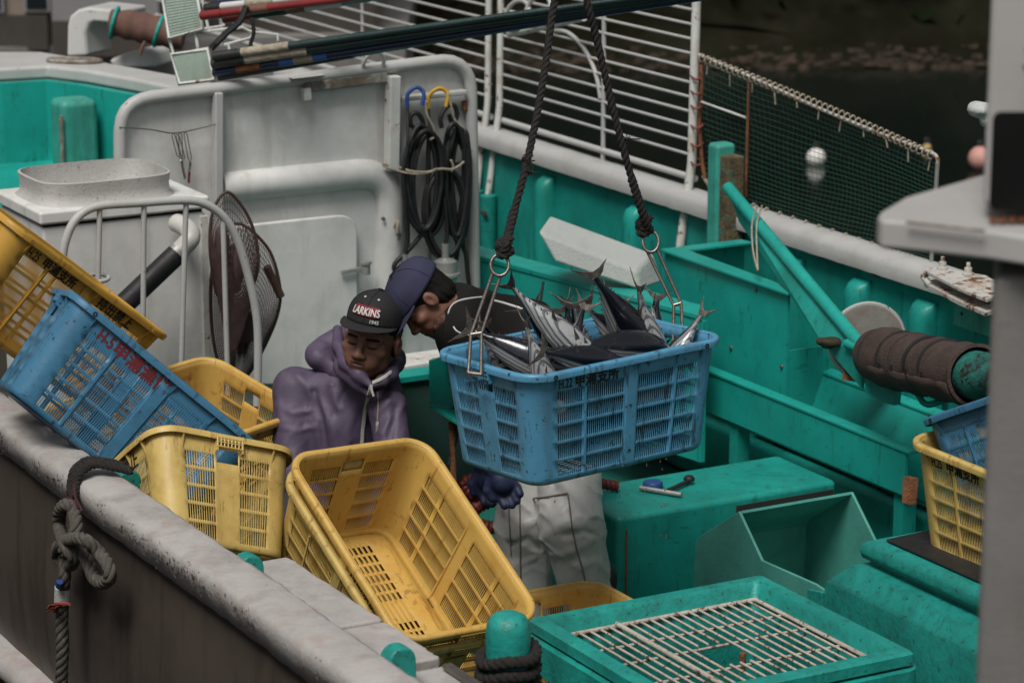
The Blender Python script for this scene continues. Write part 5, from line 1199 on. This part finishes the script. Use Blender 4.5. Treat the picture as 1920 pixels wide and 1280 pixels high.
def hand(p, w, d, side, k=.008):
    """palm, four fingers and a thumb; w wrist, d pointing direction, side sideways"""
    d = nrm(d); side = nrm(np.asarray(side) - d * (d @ side)); n = np.cross(d, side); r = s_cap(p, w, w + d * .05, .024, .03)
    r = smin(r, s_ell(p, w + d * .075, (.036, .036, .036)), .02)
    for q, (o_, L_) in enumerate(zip((-.030, -.010, .010, .029), (.062, .074, .070, .054))):
        a0 = w + d * .085 + side * o_; a1 = a0 + d * L_ * .55 + side * o_ * .15; a2 = a1 + d * L_ * .40 + n * .018
        r = smin(r, smin(s_cap(p, a0, a1, .0115, .0105), s_cap(p, a1, a2, .0105, .0085), .004), k)
    b0 = w + d * .04 - side * .03; b1 = b0 - side * .028 + d * .028; b2 = b1 + d * .034 - side * .004
    return smin(r, smin(s_cap(p, b0, b1, .014, .012), s_cap(p, b1, b2, .012, .009), .005), .012)
def body1(p):
    d = chain(p, [nk - Zv * .05 + FW * .04, ch + FW * .02, wa, hipc], [.04, .075, .10, .11], .04)
    d = smin(d, chain(p, [nk, sL, eL, wL], [.05, .05, .036, .026], .02), .03); d = smin(d, chain(p, [nk, sR, eR, wR], [.05, .05, .036, .026], .02), .03)
    d = smin(d, hand(p, wL, np.array([.2, -.2, -.9]), RT), .01); d = smin(d, hand(p, wR, np.array([-.2, -.2, -.9]), -RT), .01)
    for i in (0, 1): d = smin(d, chain(p, [hipc, kn[i], fe[i]], [.09, .055, .045], .03), .03)
    return d
lo = np.minimum.reduce([sL, sR, wa, *kn, *fe]) - .2; hi = np.maximum.reduce([nk, sL, sR, wa, *kn]) + .12
vs, fs = nets(body1, lo, hi, .0085); mb.add(vs, fs)
mb.build('body', [skin, lipm, darkh, eyem], p1, smooth=80)
def ridges(p, R_):
    e = 0.
    for q, h_, w_ in R_:
        dd = None
        for i in range(len(q) - 1):
            k_ = s_cap(p, q[i], q[i + 1], 0.); dd = k_ if dd is None else np.minimum(dd, k_)
        e = e + h_ * np.exp(-(dd / w_) ** 2)
    return e
JR = []
def jacket(p):
    d = smin(s_ell(p, ch, (.175, .125, .20)), s_cap(p, ch, wa, .155, .165), .06)
    d = smin(d, s_cap(p, nk + Zv * -.02, ch, .085, .13), .06); d = smin(d, s_cap(p, nk - Zv * .03, sL, .075, .072), .05); d = smin(d, s_cap(p, nk - Zv * .03, sR, .07, .066), .05)
    d = smin(d, chain(p, [sL, eL, wL], [.080, .072, .055], .03), .025); d = smin(d, chain(p, [sR, eR, wR], [.068, .064, .052], .03), .02)
    q = p - sL; n1_ = vnoise(p * np.array([9, 9, 4.]) + 3, 2); n2_ = vnoise((p @ np.array([[.8, 0, .6], [0, 1, 0], [-.6, 0, .8]])) * np.array([16, 10, 5.]), 5)
    fold = (1 - np.abs(n1_)) ** 12 * .003 + (1 - np.abs(n2_)) ** 12 * .002 + .002 * n1_
    return d - fold + .002 - ridges(p, JR)
lo = np.minimum.reduce([sL, sR, wa, eL, wL, eR, wR]) - np.array([.12, .16, .10]); hi = np.maximum.reduce([nk, sL, sR, wa, eL, eR]) + np.array([.12, .18, .06])
JR = [([surf_hit(jacket, u, v, 9.6, 10.5) for u, v in q], h_, w_) for q, h_, w_ in ((((590, 690), (622, 722), (634, 765)), .011, .013), (((560, 705), (598, 752), (622, 800), (634, 840)), .012, .015), (((588, 735), (604, 785), (611, 850)), -.020, .012), (((520, 760), (550, 775), (580, 770)), .008, .010), (((525, 800), (556, 808), (590, 800)), .007, .010), (((656, 722), (640, 745), (628, 775)), -.009, .012), (((668, 760), (655, 800), (650, 845)), .007, .014),
    (((752, 728), (728, 752), (704, 778)), .010, .012), (((756, 758), (735, 785), (716, 812)), .009, .012), (((744, 765), (733, 805), (727, 845)), -.016, .011), (((530, 700), (520, 740), (528, 790)), .008, .016), (((612, 700), (650, 705), (672, 730)), .008, .012))]
vs, fs = nets(jacket, lo, hi, .0065); jk = MB().add(vs, fs).build('jacket', purple, p1, smooth=80)
def pd(u, v, d): return P(u, v, d=d + .18)
hd = [pd(596, 672, 9.98), pd(594, 664, 10.02), pd(614, 648, 10.05), pd(640, 634, 10.06), pd(700, 640, 10.14), pd(738, 672, 10.05), pd(736, 694, 9.94)]
def hood(p):
    d = chain(p, hd, [.022, .026, .032, .032, .042, .034, .026], .05); d = smin(d, chain(p, [pd(610, 690, 10.02), pd(600, 665, 10.03), pd(622, 640, 10.08)], [.02, .034, .02], .02), .03)
    d = smin(d, s_cap(p, pd(600, 672, 10.0), pd(640, 700, 9.98), .03, .04), .04); return d - (1 - np.abs(vnoise(p * np.array([12, 12, 16.]), 9))) ** 8 * .004 + .001
lo = np.min(hd, 0) - .08; hi = np.max(hd, 0) + .08; vs, fs = nets(hood, lo, hi, .006); MB().add(vs, fs).build('hood', purple, jk, smooth=80)
fl = [pd(633, 618, 9.98), pd(634, 650, 9.89), pd(648, 680, 9.82), pd(672, 702, 9.76), pd(695, 722, 9.745)]
frr = [pd(743, 662, 9.98), pd(745, 684, 9.90), pd(734, 702, 9.82), pd(716, 714, 9.76), pd(702, 722, 9.745)]
def collar(p): 
    d = smin(chain(p, fl, [.016, .020, .024, .022, .014], .02), chain(p, frr, [.016, .022, .022, .018, .012], .02), .006)
    d = smin(d, chain(p, [q + Zv * -.035 - FW * -.02 for q in fl], [.02, .022, .026, .024, .014], .02), .02); d = smin(d, s_cap(p, pd(636, 690, 9.88), pd(668, 714, 9.80), .022, .022), .02); return d - .003 * vnoise(p * 30, 4)
lo = np.min(fl + frr, 0) - .06; hi = np.max(fl + frr, 0) + .05; vs, fs = nets(collar, lo, hi, .005); MB().add(vs, fs).build('collar', purple, jk, smooth=80)
both = lambda p: np.minimum(np.minimum(jacket(p), collar(p)), hood(p))
zp = [surf_hit(both, u, v, 9.6, 10.5, .001) for u, v in ((696, 722), (692, 738), (688, 755), (684, 772), (682, 790), (680, 808), (679, 826), (678, 842))]
zz_ = spline(zp, 6); zr_ = resample(zz_, .005)
MB().tube(zz_, .0065, 6, flat=.4, up=RT).build('zip_tape', purple_d, jk, smooth=60)
m = MB()
for i, q in enumerate(zr_): m.box(q - FW * .004, RT * (.0068 if i % 2 else .0055), FW * .003, Zv * .0019)
for i, q in enumerate(resample([surf_hit(both, u, v, 9.6, 10.5, .001) for u, v in ((700, 716), (712, 711), (724, 704), (733, 697))], .005)): m.box(q - FW * .004, RT * .003, FW * .003, UP * .0055)
m.build('zip_teeth', zipm, jk)
zt_ = pd(696, 726, 9.70); MB().box(zt_, RT * .006 + UP * -.002, FW * .003, UP * .009).build('zip_slider', galv, jk, bevel=.002)
MB().prism([zt_ + RT * a_ + UP * b_ - FW * .004 for a_, b_ in ((-.004, -.004), (.006, -.008), (.013, -.030), (.005, -.033))], FW * -.003).build('zip_pull', galv, jk, bevel=.001)
dc_ = [surf_hit(both, u, v, 9.6, 10.5, .004) for u, v in ((708, 735), (709, 758), (708, 780), (708, 790))]; MB().tube(spline(dc_, 4), .0032, 6).build('drawcord', seamm, jk, smooth=60)
q = dc_[-1]; MB().prism([q + RT * a_ + UP * b_ - FW * .006 for a_, b_ in ((-.006, .0), (.006, .0), (.002, -.03), (-.008, -.045))], FW * .004).build('cord_stop', wood, jk, bevel=.002)
def trs(p): return smin(chain(p, [hipc, kn[0], fe[0] + Zv * .03], [.125, .085, .07], .03), chain(p, [hipc, kn[1], fe[1] + Zv * .03], [.125, .085, .07], .03), .03)
vs, fs = nets(trs, np.minimum.reduce([hipc, *kn, *fe]) - .14, np.maximum.reduce([hipc, *kn]) + .14, .012); MB().add(vs, fs).build('trousers', darktr, p1, smooth=80)
m = MB()
for q in fe: m.add(*nets(lambda p: smin(s_cap(p, q + Zv * .05, q - Zv * .03, .06, .05), s_cap(p, q - Zv * .03, q + np.array([0, -.13, -.035]), .042, .036), .03), q - np.array([.1, .22, .1]), q + np.array([.1, .1, .13]), .01))
m.build('boots', bootm, p1, smooth=80)
hair(p1, H1, R1, S1, .040, -.055, .006, 3)
c1, cs1, loc1 = cap(p1, H1, R1, S1 * 1.03, capblk, z0=.054, tilt=.07)
def on_crown(x, hz, out): return loc1(cs1(PI / 2 + x / .098, hz, out))
ptc = [[on_crown(x, h, .0022) for x in np.linspace(-.048, .048, 17)] for h in np.linspace(.27, .60, 7)]
MB().grid(ptc).build('patch', patch, c1, smooth=60, solid=.0015)
def crown_text(body, size, sx, xc, hc, name, mat, out, bold):
    vs, fs, w, h = text_mesh(body, size, bold, sx)
    bm_ = bmesh.new(); bv = [bm_.verts.new((v[0], v[1], v[2])) for v in vs]
    for f_ in fs:
        try: bm_.faces.new([bv[i] for i in f_])
        except ValueError: pass
    bmesh.ops.subdivide_edges(bm_, edges=[e for e in bm_.edges if e.calc_length() > .006], cuts=2, use_grid_fill=False); bmesh.ops.triangulate(bm_, faces=bm_.faces)
    bm_.verts.index_update(); m = MB().add([on_crown(xc + v.co.x, hc + v.co.y / .112, out + v.co.z) for v in bm_.verts], [tuple(v.index for v in f_.verts) for f_ in bm_.faces]); bm_.free()
    m.build(name, mat, c1, recalc=False)
crown_text('LARKINS', .036, .72, 0, .435, 'lettering', stitch, .0050, .0008)
crown_text('1945', .018, .9, .036, .155, 'small_lettering', stitch, .0040, .0003)
for x in (-.036, .036): MB().lathe(on_crown(x, .80, .002), on_crown(x, .80, .01) - on_crown(x, .80, 0), [(.0045, 0), (.003, .002), (.0005, .002)], 8).build('eyelet', stitch, c1)

# ---- bent worker in the black shirt
H2 = P(793, 562, d=10.02); R2 = frame((-.52, -.30, -.80), (-.82, -.06, .56)); S2 = 1.04
p2 = thing('person', 'worker in black shirt, navy cap and white vinyl trousers bending behind the hanging crate', 'person', P(1050, 1220, d=10.25) * np.array([1, 1, 0]) + np.array([0, 0, DECK]))
neck2 = P(838, 582, d=10.08); sh1, sh2 = P(866, 630, d=10.02), P(880, 605, d=10.4); ch2 = P(905, 628, d=10.2); wa2 = P(985, 648, d=10.25); hp2 = P(1052, 692, d=10.28)
el1, wr1 = P(905, 770, d=10.02), P(922, 872, d=10.0); el2, wr2 = P(884, 775, d=10.42), P(906, 866, d=10.34)
knN, anN = P(1072, 985, d=10.08), P(1124, 1205, d=10.22); knF, anF = P(982, 985, d=10.32), P(990, 1205, d=10.42); hN, hF = P(1062, 800, d=10.18), P(1000, 800, d=10.34)
mb = MB(); add_head(mb, H2, R2, S2)
def body2(p):
    d = chain(p, [P(800, 575, d=10.04), neck2, ch2, wa2, hp2], [.05, .055, .11, .11, .12], .04)
    d = smin(d, chain(p, [ch2, sh1, el1, wr1], [.05, .055, .038, .027], .02), .03); d = smin(d, chain(p, [ch2, sh2, el2, wr2], [.05, .055, .038, .027], .02), .03)
    d = smin(d, hand(p, wr1, np.array([.45, -.1, -.85]), RT + Zv * .4) + .003, .01); d = smin(d, hand(p, wr2, np.array([.2, 0, -.95]), RT) + .003, .01)
    d = smin(d, chain(p, [hp2, hN, knN, anN], [.1, .085, .055, .042], .03), .03); return smin(d, chain(p, [hp2, hF, knF, anF], [.1, .085, .055, .042], .03), .03)
lo = np.minimum.reduce([H2, anN, anF, sh1, wr1]) - .12; hi = np.maximum.reduce([neck2, sh2, hp2, anN, anF, hN]) + .14
vs, fs = nets(body2, lo, hi, .010); mb.add(vs, fs); mb.build('body', [skin, lipm, darkh, eyem], p2, smooth=80)
def shirt(p):
    d = chain(p, [P(852, 580, d=10.1), ch2, wa2, hp2], [.092, .147, .152, .165], .06); d = smin(d, chain(p, [ch2, sh1, el1, wr1], [.09, .085, .062, .045], .03), .03); d = smin(d, chain(p, [ch2, sh2, el2, wr2], [.09, .085, .062, .045], .03), .03); d = smin(d, s_cap(p, P(874, 582, d=10.08), P(852, 612, d=10.0), .078, .072), .04)
    return d - (1 - np.abs(vnoise(p * np.array([11, 11, 7.]), 21))) ** 3 * .012 + .006
lo = np.minimum.reduce([neck2, sh1, el1, wr1, hp2]) - .16; hi = np.maximum.reduce([neck2, sh2, hp2, el2]) + .17
lo[2] = wr1[2] + .02
vs, fs = nets(shirt, lo, hi, .0075); sj = MB().add(vs, fs).build('shirt', shirtm, p2, smooth=80)
for nm, pts, r in (('piping', ((840, 588), (846, 574), (858, 565), (878, 560), (905, 557)), .0045), ('piping', ((925, 563), (945, 568), (968, 575), (985, 580)), .004), ('piping', ((1015, 600), (1035, 606), (1052, 612), (1066, 622)), .0045), ('piping', ((850, 612), (856, 620), (868, 626), (880, 628)), .0028)):
    hp_ = [surf_hit(shirt, u, v, 9.6, 10.7, .002) for u, v in pts]; hp_ = [q for q in hp_ if abs((q - CAM) @ FW - 9.6) > .01]
    if len(hp_) > 2: MB().tube(spline(hp_, 5), r, 6, flat=.6, up=UP).build(nm, pipem, sj, smooth=60)
def tw(p): 
    d = chain(p, [P(822, 556, d=10.02), P(842, 552, d=10.12), P(850, 575, d=10.05), P(838, 602, d=9.97), P(822, 612, d=9.98)], [.02, .03, .034, .03, .018], .02); return smin(d, s_cap(p, P(822, 574, d=10.05), P(846, 578, d=10.08), .062, .068), .02) - .003 * vnoise(p * 70, 3)
vs, fs = nets(tw, P(830, 580, d=10.06) - .14, P(830, 580, d=10.06) + .14, .006); MB().add(vs, fs).build('neck_towel', towel, p2, smooth=80)
PR = []
def pants(p):
    d = chain(p, [hp2, hN, knN, anN], [.155, .128, .108, .092], .04); e = chain(p, [hp2, hF, knF, anF], [.15, .125, .100, .090], .04); d = smin(d, e, .02)
    k1 = np.exp(-((p[..., 2] - knN[2] - .03) / .09) ** 2); n1_ = vnoise((p @ np.array([[.75, 0, .66], [0, 1, 0], [-.66, 0, .75]])) * np.array([7, 9, 20.]), 31); n2_ = vnoise(p * np.array([12, 12, 6.]), 33)
    return d - (1 - np.abs(n1_)) ** 8 * (.003 + .007 * k1) - (1 - np.abs(n2_)) ** 8 * .003 - .004 * n2_ + .003 - ridges(p, PR)
lo = np.minimum.reduce([anN, anF, hF, hp2]) - np.array([.17, .18, .02]); hi = np.maximum.reduce([hp2, hN, anN, knN]) + np.array([.17, .18, .12])
PR = [([surf_hit(pants, u, v, 9.6, 10.8) for u, v in q], h_, w_) for q, h_, w_ in ((((1052, 905), (1085, 935), (1112, 965)), .012, .016), (((1015, 1010), (1050, 985), (1088, 972)), .013, .014), (((1060, 1003), (1095, 995), (1125, 1000)), -.010, .014), (((1035, 1040), (1075, 1030), (1110, 1012)), .009, .014),
    (((1080, 1060), (1115, 1050), (1140, 1075)), .008, .014), (((1030, 890), (1040, 920), (1030, 950)), -.007, .016), (((948, 960), (985, 985), (1005, 975)), .010, .014), (((955, 1020), (990, 1010), (1012, 1030)), -.008, .014), (((965, 1060), (1000, 1045)), .008, .013))]
vs, fs = nets(pants, lo, hi, .007); pj = MB().add(vs, fs).build('trousers', pantm, p2, smooth=80)
for pts in (((1000, 934), (1030, 930), (1064, 924)), ((1064, 924), (1068, 950), (1072, 985), (1080, 1025), (1092, 1065), (1100, 1100)), ((953, 925), (955, 975), (958, 1040)), ((974, 920), (975, 980), (976, 1090))):
    hp_ = [surf_hit(pants, u, v, 9.6, 10.8, .004) for u, v in resample([(u, v, 0) for u, v in pts], 9)[:, :2]]; MB().tube(hp_, .0032, 5).build('seam', seamm, pj, smooth=60)
m = MB()
for an, d_ in ((anN, (.08, -.12, 0)), (anF, (-.06, -.13, 0))):
    q = np.array([an[0], an[1], DECK + .05]); m.add(*nets(lambda p: smin(s_cap(p, q + Zv * .22, q, .062, .055), s_cap(p, q, q + np.array(d_) - Zv * .008, .048, .042), .03), q - .22, q + np.array([.2, .2, .3]), .011))
m.build('boots', bootm, p2, smooth=80)
m = MB()
for w, dv, sd in ((wr1, np.array([.50, -.1, -.80]), RT + Zv * .55), (wr2, np.array([.25, 0, -.95]), RT)):
    d_ = nrm(dv); f = lambda p: smin(hand(p, w, dv, sd, .006) - .006, s_cap(p, w - d_ * .12, w, .05, .034), .02); vs, fs = nets(f, w - .17, w + .22, .005); m = MB().add(vs, fs); m.build('glove', glovem, p2, smooth=80)
hair(p2, H2, R2, S2, .02, -.105, .012, 8)
c2, _, _ = cap(p2, H2, R2, S2 * 1.10, capnavy, z0=.026, tilt=.0)

# ================================================================== fish
def fish_mat():
    m = bpy.data.materials.new('tuna_skin'); m.use_nodes = True; nt = m.node_tree; N = nt.nodes; L = nt.links; b = N['Principled BSDF']
    tc = N.new('ShaderNodeTexCoord'); sp = N.new('ShaderNodeSeparateXYZ'); L.new(tc.outputs['Object'], sp.inputs[0])
    def rng_(src, a0, a1):
        r = N.new('ShaderNodeMapRange'); r.inputs['From Min'].default_value = a0; r.inputs['From Max'].default_value = a1; r.interpolation_type = 'SMOOTHSTEP'; L.new(src, r.inputs['Value']); return r.outputs[0]
    def math_(op, a0, v):
        q = N.new('ShaderNodeMath'); q.operation = op; L.new(a0, q.inputs[0]); q.inputs[1].default_value = v; return q.outputs[0]
    def mix(f, a0, c):
        x = N.new('ShaderNodeMix'); x.data_type = 'RGBA'; L.new(f, x.inputs['Factor'])
        if isinstance(a0, tuple): x.inputs['A'].default_value = (*a0, 1)
        else: L.new(a0, x.inputs['A'])
        x.inputs['B'].default_value = (*c, 1); return x.outputs['Result']
    nz = N.new('ShaderNodeTexNoise'); nz.inputs['Scale'].default_value = 9; nz.inputs['Detail'].default_value = 6; L.new(tc.outputs['Object'], nz.inputs['Vector'])
    n3 = N.new('ShaderNodeTexNoise'); n3.inputs['Scale'].default_value = 34; n3.inputs['Detail'].default_value = 7; L.new(tc.outputs['Object'], n3.inputs['Vector'])
    wob = N.new('ShaderNodeMath'); wob.operation = 'MULTIPLY_ADD'; L.new(nz.outputs['Fac'], wob.inputs[0]); wob.inputs[1].default_value = .007; L.new(sp.outputs['Z'], wob.inputs[2])
    col = mix(rng_(wob.outputs[0], -.010, .006), (.40, .41, .41), (.006, .008, .014))
    st = math_('SINE', math_('MULTIPLY', wob.outputs[0], 430), 0.); 
    low = rng_(wob.outputs[0], .004, -.008); mk = N.new('ShaderNodeMath'); mk.operation = 'MULTIPLY'; L.new(rng_(st, .15, .75), mk.inputs[0]); L.new(low, mk.inputs[1])
    col = mix(math_('MULTIPLY', mk.outputs[0], .8), col, (.05, .055, .07))
    col = mix(math_('MULTIPLY', rng_(n3.outputs['Fac'], .60, .70), .35), col, (.10, .07, .06))
    L.new(col, b.inputs['Base Color']); b.inputs['Roughness'].default_value = .2; b.inputs['Coat Weight'].default_value = .5; b.inputs['Coat Roughness'].default_value = .12; b.inputs['Specular IOR Level'].default_value = .6; b.inputs['Metallic'].default_value = .3
    bp = N.new('ShaderNodeBump'); bp.inputs['Strength'].default_value = .15; bp.inputs['Distance'].default_value = .004; L.new(n3.outputs['Fac'], bp.inputs['Height']); L.new(bp.outputs[0], b.inputs['Normal'])
    return m
fskin = fish_mat(); finm = M('tuna_fin', (.075, .068, .062), .4, var=.5, vs=18, dirt=(.3, .26, .2), ds=22, da=.7, bump=.3, bs=120); eyefm = M('fish_eye', (.02, .02, .02), .1, bump=0)
LF = .48
def fish_meshes(bend):
    sec = [(x_, h_ * 1.14, w_ * 1.12) for x_, h_, w_ in [(0, .003, .003), (.025, .020, .016), (.06, .038, .030), (.11, .054, .044), (.17, .064, .052), (.23, .066, .053), (.29, .060, .047), (.35, .045, .034), (.40, .028, .020), (.44, .014, .011), (.47, .0085, .009), (.49, .010, .005)]]
    off = lambda x: bend * max(0, x - .12) ** 2
    body = MB(); body.grid([[(x, off(x) + w * math.cos(a), h * math.sin(a) * (1 if math.sin(a) > 0 else .95)) for a in np.linspace(0, 2 * PI, 20, False)] for x, h, w in sec], True); body.f.append(tuple(range(20))); body.m.append(0)
    body.f.append(tuple(range(11 * 20, 12 * 20))); body.m.append(0)
    y = off(.48); tail = MB()
    def sheet(mb, pts, th=.0022): mb.prism([(p[0], p[1] - th / 2, p[2]) for p in pts], (0, th, 0))
    for sg in (1, -1):
        up_ = [(.472, y, 0), (.485, y, sg * .012), (.505, y + .002, sg * .038), (.528, y + .005, sg * .056), (.552, y + .010, sg * .080), (.534, y + .005, sg * .050), (.522, y + .002, sg * .030), (.513, y, 0)]
        tail.prism([(p[0], p[1] - .0016, p[2]) for p in up_], (0, .0032, 0))
    fins = []
    for sg in (1, -1):
        fins.append(MB())
        x0 = .27 if sg > 0 else .30; z0 = .058 if sg > 0 else -.054
        sheet(fins[-1], [(x0, off(x0), z0), (x0 + .03, off(x0 + .03), z0 * .93), (x0 + .055, off(x0 + .05), z0 + sg * .035)])
        for k in range(6):
            x1 = x0 + .045 + k * .023; hz_ = np.interp(x1, [s_[0] for s_ in sec], [s_[1] for s_ in sec]) * sg
            sheet(fins[-1], [(x1, off(x1), hz_ * .9), (x1 + .008, off(x1), hz_ * .9), (x1 + .014, off(x1), hz_ + sg * .008)], .0015)
    pec = MB()
    for sg in (1, -1): pec.prism([(.135, sg * .049, .005), (.145, sg * .049, -.012), (.215, sg * .072, -.022), (.225, sg * .074, -.016)], (0, sg * .002, .001))
    eye = MB()
    for sg in (1, -1): eye.lathe((.045, sg * .0235, .006), (0, sg, 0), [(.008, 0), (.006, .003), (.001, .0035)], 10)
    return body, tail, fins[0], pec, eye, fins[1]
FM = [fish_meshes(b_) for b_ in (.0, .5, -.5)]; fproto = {}
def fish(label, T, Hd, back, var=0, sc=1., tailroll=0.):
    T = np.asarray(T); x = nrm(T - np.asarray(Hd)); bk = RT * back[0] + UP * back[1] - FW * back[2]; z = nrm(bk - x * (bk @ x)); y = np.cross(z, x)
    o0 = T - x * .47 * sc; t = thing('fish', label, 'fish', o0, 'bonito piled in the hanging crate'); t.rotation_euler = Matrix([list(r) for r in np.stack([x, y, z], 1)]).to_euler(); t.scale = (sc,) * 3
    for i, (nm, mt, sm) in enumerate((('body', fskin, 70), ('tail_fin', finm, None), ('dorsal_fins', finm, None), ('pectoral_fin', finm, None), ('eye', eyefm, 60), ('anal_fins', finm, None))):
        k = (nm, var)
        if k not in fproto: fproto[k] = FM[var][i].build(nm, mt, t, local=True, smooth=sm, bevel=.001 if nm == 'tail_fin' else 0)
        else:
            o = fproto[k].copy(); COL.objects.link(o); o.parent = t
    return t
HI = np.array(hm)                                   # crate axes as columns
def Q(u, v, c):
    """point seen at (u, v) in the upright plane along the crate at distance c from its long centre line"""
    r = ray(u, v); n = HI[:, 1]; o_ = hl(0, c, 0); return CAM + r * (((o_ - CAM) @ n) / (r @ n))
fish('dark-backed bonito standing tail up, left of the upright striped one', Q(1132, 514, .02), Q(1192, 640, -.02), (1, .3, .6), 1, .95)
fish('striped silver bonito standing tail up, rightmost of the upright tails', Q(1200, 555, -.06), Q(1224, 660, -.04), (-.25, .1, -1), 0, .95)
fish('bonito with a tall pale tail fin spread beside the middle of the crate', Q(1077, 588, -.02), Q(1092, 680, .02), (-.95, .9, .35), 0, .95)
fish('grey-sided bonito slanting down right from the middle tail fins', Q(1120, 596, .04), Q(1190, 668, .02), (.7, .9, .1), 2, .9)
fish('big silver blotched bonito lying across the crate with its tail to the upper left', Q(957, 572, -.02), Q(1095, 668, -.12), (-.55, -.3, -.8), 1, .92)
fish('dark bonito lying along the front rim with its head to the right', Q(1094, 648, -.15), Q(1250, 655, -.14), (.1, 1, .25), 0, .82)
fish('dark bonito in the left corner with thin tail lobes under the left hook', Q(893, 632, .02), Q(1000, 680, -.08), (.3, 1, .3), 2, .85)
fish('bonito at the right end showing only its forked tail above the rim', Q(1308, 600, -.14), Q(1268, 665, -.10), (-.3, .3, -.9), 0, .9)
fish('bonito with striped belly bulging over the front rim near the left', Q(990, 622, -.10), Q(1024, 720, -.12), (-.3, .1, -1), 0, .9)
fish('dark bonito lying under the silver blotched one', Q(1015, 652, -.12), Q(1140, 690, -.15), (.2, 1, .3), 1, .85)
fish('bonito in the back row, its tail crossing the black shirt', Q(1005, 606, .12), Q(1060, 690, .10), (.5, .8, .3), 2, .9)
fish('bonito with pale tail fin pointing right in front of the upright tails', Q(1108, 600, -.06), Q(1060, 690, -.04), (.8, .5, .4), 1, .85)
fish('slim bonito tail at the left end standing behind the left hook', Q(905, 628, .10), Q(945, 690, .08), (.4, .3, -.9), 0, .72)
fish('slim dark bonito tail between the silver blotched fish and the tall pale fin', Q(1040, 590, .10), Q(1052, 680, .10), (-.9, .2, .4), 2, .78)
fish('slim bonito tail at the back beside the dark-backed upright one', Q(1162, 585, .14), Q(1150, 680, .13), (.9, .2, .3), 1, .8)
fish('small bonito lying across the front middle with its dark back up', Q(1050, 662, -.17), Q(1150, 672, -.13), (0, 1, .4), 2, .7)
fish('slim bonito tail near the right hook, edge on to the viewer', Q(1250, 588, .08), Q(1232, 680, .08), (.2, .1, -1), 2, .78)
fish('slim bonito tail rising just right of the silver blotched fish', Q(1064, 578, .04), Q(1068, 690, .04), (-.3, .2, .9), 0, .72)
fish('slim bonito with tail turned edge on between the two upright bonito', Q(1168, 560, .06), Q(1186, 680, .05), (-.2, .2, -1), 2, .78)
fish('slim dark bonito tail low at the back right of the upright striped one', Q(1232, 570, .12), Q(1220, 680, .11), (.9, .2, .5), 0, .74)
fish('slim bonito tail leaning left behind the fish in the left corner', Q(930, 606, .06), Q(968, 700, .05), (.5, .4, .8), 1, .74)
for k in range(14):                              # fish packed against the walls
    y_, z_ = [(-.172, -.10), (-.165, -.19), (-.155, -.28), (.0, -.16), (.0, -.27), (.12, -.12), (.12, -.24)][k // 2]; sd = 1 if k % 2 else -1
    c = hl(.142 * sd, y_, z_); ex_ = HI @ np.array([-sd if (k // 2) % 2 else sd, random.uniform(-.05, .05), random.uniform(-.06, .06)])
    fish('bonito lying deep in the crate, glimpsed through the slots', c + ex_ * .17, c - ex_ * .15, (random.uniform(-.3, .3), .7, 1.), 0, .70)
for k in range(3):
    c = hl(-.285, .0, -.11 - .085 * k); ex_ = HI @ np.array([.04, 1. if k % 2 else -1., .03]); fish('bonito lying deep in the crate, glimpsed through the slots', c + ex_ * .16, c - ex_ * .14, (-.8, .4, .8), 0, .64)
